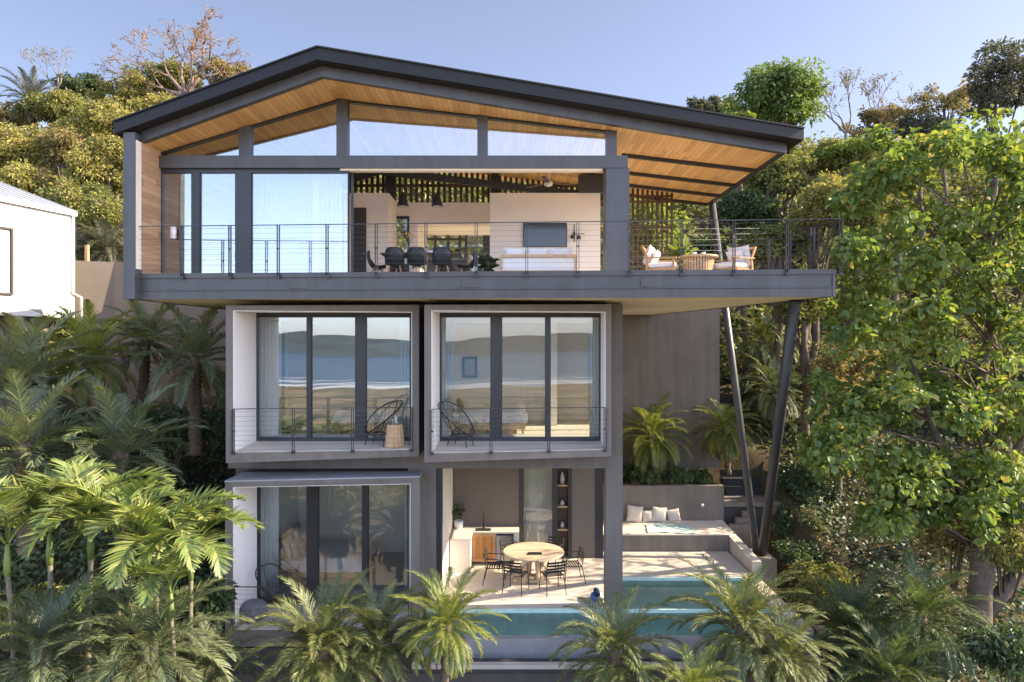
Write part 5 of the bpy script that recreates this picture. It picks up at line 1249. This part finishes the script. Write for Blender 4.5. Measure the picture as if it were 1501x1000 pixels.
H('hill_tree', 'golden tree at the far left partly hidden by the white house roof', 20, 268, 30, 50, 34, LM_GOLD, 40, 136, 0.17, 12)
H('hill_tree', 'dusky olive tree above the boundary wall, beside the timber wing', 160, 335, 26.5, 46, 50, LM_OLIVE, 46, 153, 0.16, 13)
H('hill_tree', 'grey-green brush tree just above the boundary wall', 128, 368, 25, 36, 30, LM_GREYG, 30, 136, 0.14, 14)
H('hill_tree', 'gold-brown tree on the left slope beneath the bare tree', 232, 168, 40, 40, 32, LM_GOLD, 40, 136, 0.19, 15)
# right hillside
H('mango_tree', 'dense rounded bright green tree standing above the roof\'s right end', 1136, 150, 33, 72, 58, LM_MANGO, 120, 150, .24, 21, .3, None, BARK, 13, .42, .27, .22, .8)
H('hill_tree', 'lime-green shrubby tree peeping over the right roof slope', 1084, 182, 31, 44, 18, LM_LIME, 30, 136, 0.17, 22)
H('hill_tree', 'grey-green low tree on the skyline left of the rounded green tree', 1046, 158, 40, 36, 18, LM_GREYG, 30, 136, 0.19, 23)
H('hill_tree', 'tall dark layered tree at the upper right corner of the skyline', 1456, 122, 30, 66, 78, LM_GREYG, 60, 102, 0.19, 24, .3, None, BARK, 9, .5, .24, .16, .35)
H('hill_tree', 'brown-grey thin tree left of the tall layered skyline tree', 1384, 152, 34, 46, 44, LM_BROWN, 40, 57, 0.16, 25, .2, None, BARK, 6, .5, .25, .1, .4)
H('hill_tree', 'purplish dry scrub tree on the right skyline between the rounded tree and the tall one', 1290, 182, 36, 50, 26, LM_BROWN, 40, 85, 0.16, 26)
H('hill_tree', 'grey-green tree low on the right skyline behind the big-leaved tree', 1350, 192, 31, 50, 28, LM_GREYG, 40, 102, 0.17, 27)
H('hill_tree', 'yellow-green flat-topped tree below the right skyline', 1252, 226, 27, 52, 26, LM_LIME, 44, 136, 0.16, 28)
H('hill_tree', 'olive tree right beside the tip of the roof', 1190, 232, 28, 50, 32, LM_OLIVE, 50, 153, 0.17, 29)
H('hill_tree', 'golden olive tree on the right slope behind the big-leaved tree', 1312, 246, 26, 56, 38, LM_GOLD, 50, 136, 0.16, 30)
H('hill_tree', 'dark olive tree under the roof tip, above the balcony rail', 1128, 262, 27, 52, 44, LM_OLIVE, 54, 153, 0.16, 31)
H('hill_tree', 'deep green tree directly behind the upper end of the slanting prop', 1090, 318, 27, 46, 36, LM_DARK, 46, 153, 0.17, 32)
H('hill_tree', 'golden tree behind the right end of the balcony rail', 1196, 306, 25, 54, 50, LM_GOLD, 60, 153, 0.15, 33)
H('hill_tree', 'dark green tree behind the lower part of the balcony rail', 1142, 362, 25, 50, 40, LM_OLIVE, 50, 153, 0.16, 34)
H('hill_tree', 'pale golden tree between the balcony corner and the big-leaved tree', 1256, 318, 24, 50, 52, LM_OLIVE, 54, 153, 0.14, 35)
H('hill_tree', 'olive brown tree just below the balcony corner', 1180, 448, 22.5, 50, 50, LM_OLIVE, 50, 136, 0.13, 36, hang=.2)
H('hill_tree', 'dry brown tree right of the thick slanting prop', 1222, 540, 22, 54, 70, LM_BROWN, 56, 102, 0.12, 37, hang=.5)
H('hill_tree', 'dry drooping tree low on the right, between prop and big-leaved tree', 1228, 668, 21.2, 46, 54, LM_BROWN, 44, 85, 0.11, 38, hang=.7)
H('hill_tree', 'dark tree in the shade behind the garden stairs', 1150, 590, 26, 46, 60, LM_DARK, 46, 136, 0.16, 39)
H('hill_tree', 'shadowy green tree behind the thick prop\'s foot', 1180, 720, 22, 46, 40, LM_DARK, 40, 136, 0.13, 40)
H('hill_tree', 'olive tree at the far left between the brown skyline tree and the golden tree', 52, 204, 41, 54, 34, LM_OLIVE, 50, 90, .26, 51)
H('hill_tree', 'golden-green tree in the middle of the left slope, above the brown-leaved one', 132, 206, 39, 50, 34, LM_GOLD, 50, 90, .26, 52)
H('hill_tree', 'pale olive tree at the left edge behind the bright golden tree', -12, 206, 40, 46, 34, LM_OLIVE, 44, 90, .26, 53)
H('hill_tree', 'sparse olive tree added behind the big-leaved tree to dapple the terrace', 1475, 515, 18.4, 150, 150, LM_OLIVE, 80, 20, .15, 54, .15, None, BARK, 14, .5, .16)  # tree added to break the sun into dapples on the terrace
# bare tree on the left skyline
rng = np.random.default_rng(12)
rt_ = thing('bare_tree', 'wide bare tree with rusty sparse leaves on the left skyline', 'tree', (0, 0, 0)); b = MB(); tips = []
c = W(272, 152, 46); b.tube([(0, 0, -2.2), (0.05, 0, .1), (.02, 0, .5)], [.42, .34, .3], 8)
for az, el, ln in ((3.0, .42, 2.2), (3.4, .85, 1.7), (.2, .38, 2.2), (.0, .9, 1.7), (1.4, 1.1, 1.4), (4.6, 1.0, 1.4), (2.4, .35, 1.9), (5.6, .5, 1.8)):
    branch_tree(b, rng, np.array([.02, 0, .35]), np.array([math.cos(az) * math.cos(el), math.sin(az) * math.cos(el) * .8, math.sin(el)]), ln, .15, 4, tips, .5, .05, .022)
o1 = b.build('trunk', plain('rosy_bark', (.24, .17, .14), .9, .25, 4, .3, 20, .1), rt_)
T = np.array(tips); T = T[rng.random(len(T)) < .6]; Vl, Fl = clump_crown(rng, T, .26, 7, .17, .5, .6)
np_mesh('crown', Vl, Fl, LM_ORANGE, rt_); rt_.location = c
# thin leafless trees on the right skyline
for k, (px, py, Y, s, lb) in enumerate(((1240, 196, 34, .5, 'thin leafless tree on the right skyline, next to the rounded green tree'), (1300, 190, 35, .46, 'thin leafless tree on the right skyline, standing over purplish scrub'), (82, 132, 48, .5, 'thin leafless tree on the left skyline above the far palm'))):
    rng = np.random.default_rng(40 + k); r0 = thing('leafless_tree', lb, 'tree', (0, 0, 0)); b = MB(); tips = []
    b.tube([(0, 0, -3), (0, 0, 0)], [.1, .08], 6)
    for az, el in ((2.8, .9), (.3, 1.0), (1.5, 1.3)): branch_tree(b, rng, np.array([0, 0, 0.]), np.array([math.cos(az) * math.cos(el), .3 * math.sin(az), math.sin(el)]), 1.9 * s, .06, 4, tips, .42, .12, .012)
    b.build('trunk', BARKP, r0); T = np.array(tips)[::3]; Vl, Fl = clump_crown(rng, T, .2, 4, .14, .5, .6); np_mesh('crown', Vl, Fl, LM_BROWN, r0); r0.location = W(px, py, Y)

# the big-leaved tree on the right
rng = np.random.default_rng(77)
bt = thing('broadleaf_tree', 'large bright green big-leaved tree filling the right side in front of the house', 'tree', (0, 0, 0))
ctr = np.array([9.55, 13.4, 6.9])
spots = [(1270, 300, 70, 80), (1330, 240, 70, 60), (1420, 220, 80, 60), (1490, 230, 60, 60), (1270, 400, 60, 60), (1350, 350, 80, 80), (1450, 340, 80, 80), (1255, 470, 60, 50), (1330, 470, 80, 70), (1430, 460, 80, 80), (1500, 450, 60, 90), (1240, 590, 60, 45), (1300, 580, 70, 60), (1390, 590, 80, 60), (1480, 580, 70, 70), (1290, 680, 50, 40), (1220, 660, 36, 30), (1350, 690, 60, 40), (1440, 690, 70, 40), (1330, 740, 50, 35), (1420, 750, 50, 30), (1300, 760, 30, 22), (1560, 350, 70, 120), (1560, 600, 70, 120), (1490, 720, 50, 60)]
cen = []; rad = []
for px, py, rx, rz in spots:
    for _ in range(13):
        Y = 14.5 + np.clip(rng.normal(), -1.4, 1.2) * .95; d = unit(rng.normal(size=3)) * rng.random() ** .4
        p_ = np.array(W(px + d[0] * rx, py + d[2] * rz, Y)); cen.append(p_); rad.append(rng.uniform(.22, .48))
cen = np.array(cen); rad = np.array(rad)
Vl, Fl = clump_crown(rng, cen, rad, 66, .155, .72, .7, six=True, up=.9, droop=.55)
base = np.array([10.35, 15.0, -2.6]); fork = np.array([10.28, 15.0, 2.2])
b = MB(); tt = np.linspace(0, 1, 9); pts = base + (fork - base) * tt[:, None]; pts[1:, 0] += .06 * np.sin(tt[1:] * 9); b.tube(pts, .27 * (1.25 - .5 * tt), 10)
b.tube([(10.35, 15.0, 0), (10.8, 15.05, .55), (11.5, 15.1, 1.3), (12.4, 15.1, 2.5), (12.9, 15.0, 5)], [.18, .16, .14, .11, .06], 9)
b.tube([fork, fork + [.25, .1, 1.2], fork + [.1, .2, 2.6], fork + [.3, .1, 4.2], fork + [.2, 0, 6.6]], [.17, .14, .12, .09, .04], 8)
b.tube([fork, fork + [-.5, 0, .8], fork + [-1.1, -.1, 2.0], fork + [-1.6, 0, 3.8]], [.13, .11, .08, .03], 8)
b.tube([fork + [0, 0, -.4], fork + [.5, -.1, .7], fork + [.9, -.2, 2.3], fork + [1.0, -.2, 4.2]], [.13, .11, .08, .03], 8)
for i in rng.choice(len(cen), 60, replace=False):
    e = cen[i]; s = np.array([10.4 + rng.normal() * .3, 15.0, max(1.4, min(7.5, e[2] - rng.uniform(.8, 2.2)))]); md = (s + e) / 2 + rng.normal(size=3) * .15 + [0, 0, .2]; b.tube([s, md, e], [.032, .02, .006], 5)
b.build('trunk', BARK, bt); np_mesh('crown', Vl, Fl, LM_BIG, bt)

# ---- palms
PA = feather_palm(1, 66, 1.55, .26, .0115, 84, 1.45, -.75, 1.55, .8, .085, sag=.35)
PB = feather_palm(2, 58, 1.4, .24, .0115, 78, 1.4, -.7, 1.75, .8, .08, sag=.4, lean=(.08, .05))
PE = feather_palm(9, 52, 1.5, .25, .0115, 84, 1.42, -.55, 1.4, 1.1, .075, sag=.35, lean=(-.12, .03))
PCd = feather_palm(3, 34, 2.3, .42, .026, 60, 1.4, -.35, 1.35, 2.2, .15, sag=.25)
PDd = feather_palm(4, 30, 2.0, .40, .028, 52, 1.35, -.3, 1.25, 1.6, .13, sag=.3, lean=(.15, 0))
def palm(label, data, mat, px, py, Y, rz, sc=1.0, th=.8, nm='date_palm', group=None):
    c = W(px, py, Y); return put_palm(nm, label, data, mat, (c.x, c.y, c.z - th * sc), rz, sc, group)
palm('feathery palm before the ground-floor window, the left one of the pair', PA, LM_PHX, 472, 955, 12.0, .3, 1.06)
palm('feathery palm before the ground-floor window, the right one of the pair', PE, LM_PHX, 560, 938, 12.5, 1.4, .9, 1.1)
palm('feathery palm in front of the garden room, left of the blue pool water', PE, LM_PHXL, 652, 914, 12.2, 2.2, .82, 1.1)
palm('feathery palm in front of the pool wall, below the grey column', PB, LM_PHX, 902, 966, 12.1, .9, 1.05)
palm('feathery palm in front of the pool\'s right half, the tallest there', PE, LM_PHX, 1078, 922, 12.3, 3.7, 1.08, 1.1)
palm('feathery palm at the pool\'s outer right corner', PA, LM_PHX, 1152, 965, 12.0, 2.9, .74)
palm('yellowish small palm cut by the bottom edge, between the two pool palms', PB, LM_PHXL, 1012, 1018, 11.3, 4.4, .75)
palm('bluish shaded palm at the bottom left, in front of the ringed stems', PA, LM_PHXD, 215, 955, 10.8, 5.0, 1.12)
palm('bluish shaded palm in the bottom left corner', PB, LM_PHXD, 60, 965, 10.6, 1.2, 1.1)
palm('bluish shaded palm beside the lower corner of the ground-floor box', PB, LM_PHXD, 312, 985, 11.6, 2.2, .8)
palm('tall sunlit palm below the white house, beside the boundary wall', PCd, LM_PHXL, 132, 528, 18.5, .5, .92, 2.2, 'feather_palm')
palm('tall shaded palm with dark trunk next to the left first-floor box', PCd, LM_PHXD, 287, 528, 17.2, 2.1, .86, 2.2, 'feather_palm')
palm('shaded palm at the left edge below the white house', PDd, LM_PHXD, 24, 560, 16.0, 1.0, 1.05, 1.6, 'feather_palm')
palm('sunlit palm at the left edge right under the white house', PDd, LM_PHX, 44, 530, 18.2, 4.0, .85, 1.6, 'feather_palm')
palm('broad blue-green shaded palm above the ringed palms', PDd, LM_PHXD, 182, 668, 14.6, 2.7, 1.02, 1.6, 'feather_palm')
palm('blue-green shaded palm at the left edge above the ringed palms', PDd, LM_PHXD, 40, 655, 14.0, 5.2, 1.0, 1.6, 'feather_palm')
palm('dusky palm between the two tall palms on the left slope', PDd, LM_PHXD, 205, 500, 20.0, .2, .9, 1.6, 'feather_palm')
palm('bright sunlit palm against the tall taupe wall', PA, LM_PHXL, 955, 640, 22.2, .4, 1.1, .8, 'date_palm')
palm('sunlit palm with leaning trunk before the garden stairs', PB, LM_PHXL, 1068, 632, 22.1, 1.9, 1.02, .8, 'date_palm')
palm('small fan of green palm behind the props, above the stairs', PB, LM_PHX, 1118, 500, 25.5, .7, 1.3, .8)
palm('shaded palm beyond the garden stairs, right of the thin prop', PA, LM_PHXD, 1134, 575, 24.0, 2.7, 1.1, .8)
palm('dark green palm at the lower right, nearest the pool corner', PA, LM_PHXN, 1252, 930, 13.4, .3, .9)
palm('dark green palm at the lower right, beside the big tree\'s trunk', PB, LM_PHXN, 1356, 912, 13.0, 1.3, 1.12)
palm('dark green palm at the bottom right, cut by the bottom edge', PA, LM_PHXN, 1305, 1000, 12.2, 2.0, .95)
palm('grey-green palm on the left skyline', PCd, LM_GREYG, 48, 150, 42, .7, 1.1, 2.2, 'feather_palm')
palm('pale feathery palm behind the left end of the boundary wall', PB, LM_GREYG, 152, 368, 24.5, 0, 1.3, .8)
# ringed areca palms, front left
def areca(seed, h, nf=9, Ln=1.55):
    rng = np.random.default_rng(seed); top = np.array([rng.normal() * .08, rng.normal() * .05, h]); sp = []
    for k in range(nf):
        u = k / nf; az = k * 2.4 + rng.normal() * .3
        sp.append(dict(o=top + np.array([0, 0, .05]), az=az, el=1.46 - .6 * u + rng.normal() * .07, Ln=1.1 * Ln * rng.uniform(.85, 1.1), droop=1.9 + .5 * u, nl=44, ll=.42, lw=.044, sag=.16, vee=.28, stalk=.16, taper=.5, fwd=.5))
    V, F = fronds(rng, sp); b = MB(); palm_trunk(b, (0, 0, -.4), top - np.array([0, 0, .42]), .038, 12, 8, .09); return V, F, b, top
def areca_palm(label, px, py, Y, seed, h, sc, rz, nf=9):
    V, F, b, top = areca(seed, h, nf); root = thing('areca_palm', label, 'palm', (0, 0, 0), 0, 'ringed areca palms'); b.build('trunk', RINGT, root); np_mesh('crown', V, F, LM_ARECA, root)
    s = MB(); s.tube([top - np.array([0, 0, .45]), top - np.array([0, 0, .25]), top + np.array([0, 0, .06])], [.045, .058, .03], 8); s.build('crownshaft', plain('green_sheath', (.16, .22, .06), .5, .2, 4), root)
    c = W(px, py, Y); root.location = (c.x, c.y, c.z - h * sc); root.rotation_euler = (0, 0, rz); root.scale = (sc,) * 3
areca_palm('yellow-green areca palm with ringed stem, at the left edge', 22, 800, 11.0, 101, 1.7, 1.0, .2)
areca_palm('yellow-green areca palm with ringed stem, second from the left edge', 74, 790, 11.5, 102, 1.9, 1.05, 1.1)
areca_palm('yellow-green areca palm in the middle of the ringed group, tallest of it', 128, 782, 11.9, 103, 2.0, 1.1, 2.3)
areca_palm('yellow-green areca palm right of the middle of the ringed group', 178, 792, 11.3, 104, 1.8, 1.0, 3.6)
areca_palm('yellow-green areca palm with a bowed front frond, nearer the house', 228, 815, 10.9, 105, 1.6, .95, 4.1)
areca_palm('yellow-green areca palm closest to the ground-floor box', 278, 812, 11.6, 106, 1.8, .95, 5.2)
areca_palm('smaller areca palm leaning towards the ground-floor balcony', 255, 872, 11.0, 107, 1.2, .85, 5.9, 8)
# potted and planter plants
for r_, n_, size, spread, hgt, ph, seed in POTTED:
    rng = np.random.default_rng(seed); P0 = np.tile(np.array([0, 0, ph]), (n_, 1)) + np.stack([rng.normal(size=n_) * spread * .35, rng.normal(size=n_) * spread * .35, rng.random(n_) * hgt], 1)
    D = rng.normal(size=(n_, 3)); D[:, 2] = np.abs(D[:, 2]) * .8 + .1
    Vl, Fl = leaf_arrays(P0, D, np.tile([0, 0, 1.], (n_, 1)) + rng.normal(size=(n_, 3)) * .3, size * rng.uniform(.7, 1.2, n_), .35)
    np_mesh('foliage', Vl, Fl, LM_LIME if seed == 5 else LM_DARK, r_)
def shrub(label, x, y, z, rx, rz, mat, n, per, size, seed, nm='shrub', hang=.2):
    rng = np.random.default_rng(seed); cen = lobed_centers(rng, n, rx, rx * .8, rz, .2, 5, -.3); Vl, Fl = clump_crown(rng, cen, min(rx, rz) * .45, per, size, .5, .7, hang=hang)
    r = thing(nm, label, 'shrub', (0, 0, 0)); b = MB()
    for i in range(min(7, n)): b.tube([(cen[i][0] * .2, cen[i][1] * .2, -rz - .2), cen[i] * .6, cen[i]], [.022, .016, .006], 4)
    b.build('stem', BARK, r); np_mesh('foliage', Vl, Fl, mat, r); r.location = (x, y, z); return r
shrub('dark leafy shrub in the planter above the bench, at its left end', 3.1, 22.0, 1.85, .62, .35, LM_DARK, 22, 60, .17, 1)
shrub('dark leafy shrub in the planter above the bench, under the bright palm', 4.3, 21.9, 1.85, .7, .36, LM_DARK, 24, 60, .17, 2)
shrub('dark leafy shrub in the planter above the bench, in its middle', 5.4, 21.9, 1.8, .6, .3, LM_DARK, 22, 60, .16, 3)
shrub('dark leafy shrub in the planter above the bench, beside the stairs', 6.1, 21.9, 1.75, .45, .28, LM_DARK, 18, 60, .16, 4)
shrub('yellow-green bamboo-like shrub glowing behind the privacy screen', WX(962, 24), 24, WZ(345, 24), 1.0, 1.5, LM_LIME, 40, 70, .22, 5)
shrub('fresh green shrub behind the balcony, right of the privacy screen', WX(1030, 25.5), 25.5, WZ(375, 25.5), .9, .9, LM_DARK, 30, 70, .2, 6)
shrub('dark scrub at the foot of the hill right of the props', WX(1165, 20.5), 20.5, WZ(770, 20.5), .7, .6, LM_DARK, 26, 60, .15, 7)
shrub('sunlit low shrub on the dark ground right of the pool corner', WX(1215, 15.5), 15.5, WZ(880, 15.5), .8, .5, LM_OLIVE, 26, 60, .12, 8)
shrub('glossy dark shrub at the bottom right corner below the tree', WX(1460, 12.8), 12.4, WZ(950, 12.8), .9, .7, LM_DARK, 34, 60, .14, 9)
shrub('green creeper shrub right of the big tree\'s trunk', WX(1478, 14.8), 15.0, WZ(800, 14.8), .9, 1.1, LM_OLIVE, 34, 60, .14, 10)
shrub('brown dry shrub behind the big tree\'s trunk', WX(1400, 15.8), 16.0, WZ(790, 15.8), 1.0, 1.0, LM_BROWN, 34, 60, .14, 11)
shrub('low brownish shrub at the bottom left corner', WX(28, 11.6), 11.9, WZ(905, 11.6), .5, .5, LM_OLIVE, 20, 50, .14, 12)
shrub('green undergrowth shrub between the ringed stems', WX(95, 12.3), 12.4, WZ(900, 12.3), .6, .6, LM_DARK, 24, 60, .15, 13)
shrub('green shrub below the areca nearest the ground-floor box', WX(300, 12.6), 12.8, WZ(890, 12.6), .5, .5, LM_DARK, 22, 60, .14, 14)
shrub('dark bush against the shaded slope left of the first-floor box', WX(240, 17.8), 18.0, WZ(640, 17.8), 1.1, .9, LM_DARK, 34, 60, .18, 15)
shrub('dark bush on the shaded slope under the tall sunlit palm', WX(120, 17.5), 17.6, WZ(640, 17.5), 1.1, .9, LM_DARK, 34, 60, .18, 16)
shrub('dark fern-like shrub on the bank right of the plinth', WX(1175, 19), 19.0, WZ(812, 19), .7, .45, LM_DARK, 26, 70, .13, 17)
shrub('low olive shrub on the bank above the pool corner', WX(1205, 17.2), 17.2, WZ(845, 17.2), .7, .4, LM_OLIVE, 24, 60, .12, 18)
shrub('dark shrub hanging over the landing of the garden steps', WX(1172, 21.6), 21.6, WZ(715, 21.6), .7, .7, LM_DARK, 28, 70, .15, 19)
# dry coastal bushes below the house, seen in the window panes
rng = np.random.default_rng(300); n_ = 330; X_ = rng.uniform(-160, 160, n_); Y_ = -25 - 330 * rng.random(n_) ** 1.3
X_ *= .25 + .75 * (-Y_ / 355); r_ = rng.uniform(.8, 2.6, n_) * (1 + -Y_ / 250)
cn = np.stack([X_, Y_, terr(X_, Y_) + r_ * .4], 1); Vl, Fl = clump_crown(rng, cn, r_, 70, .8, .6, .7)
tag(np_mesh('coastal_scrub', Vl, Fl, LM_OLIVE, None, False, 'stuff'), 'dry olive bushes scattered over the tan coastal slope reflected in the windows', 'scrub')
# ground cover that nobody could count
def cover(name, n, x0, x1, y0, y1, size, mat, hmax, seed, keep=None):
    rng = np.random.default_rng(seed); X = rng.uniform(x0, x1, n); Y = rng.uniform(y0, y1, n)
    kk = ((X > 8.7) | (X < -7.6) | (Y > 24.2) | (Y < 13.2))
    kk &= ~((X > 6.5) & (X < 8.6) & (Y > 20.8) & (Y < 26.5)) & ~((X < -8.3) & (X > -14.4) & (Y > 22) & (Y < 23.7)); kk &= ~((X < -13.9) & (Y > 12) & (Y < 24))
    X, Y = X[kk], Y[kk]; n = len(X)
    hh = hmax * rng.random(n) * (0.5 + 0.5 * np.sin(X * 1.3) * np.cos(Y * 1.1)); P = np.stack([X, Y, terr(X, Y) + hh], 1)
    D = rng.normal(size=(n, 3)); D[:, 2] = np.abs(D[:, 2]) * .7; Nn = np.tile([0, -.3, 1.], (n, 1)) + rng.normal(size=(n, 3)) * .45
    Vl, Fl = leaf_arrays(P, D, Nn, size * rng.uniform(.6, 1.4, n), .45, six=False); o = np_mesh(name, Vl, Fl, mat, None, False, 'stuff'); return o
tag(cover('undergrowth', 26000, -18, -6.5, 9, 27, .20, LM_DARK, .55, 1), 'dark leafy undergrowth covering the shaded slope on the left', 'undergrowth')
tag(cover('undergrowth', 30000, 6.5, 24, 8, 27, .18, LM_DARK, .6, 2), 'dark leafy undergrowth covering the ground on the right', 'undergrowth')
tag(cover('hill_scrub', 90000, -42, 42, 24, 62, .46, LM_OLIVE, 2.4, 3), 'olive scrub covering the hill behind the houses', 'scrub')
tag(cover('leaf_litter', 16000, 6.5, 20, 9, 24, .10, LM_BROWN, .05, 4), 'dry brown leaf litter on the ground right of the pool', 'leaf litter')
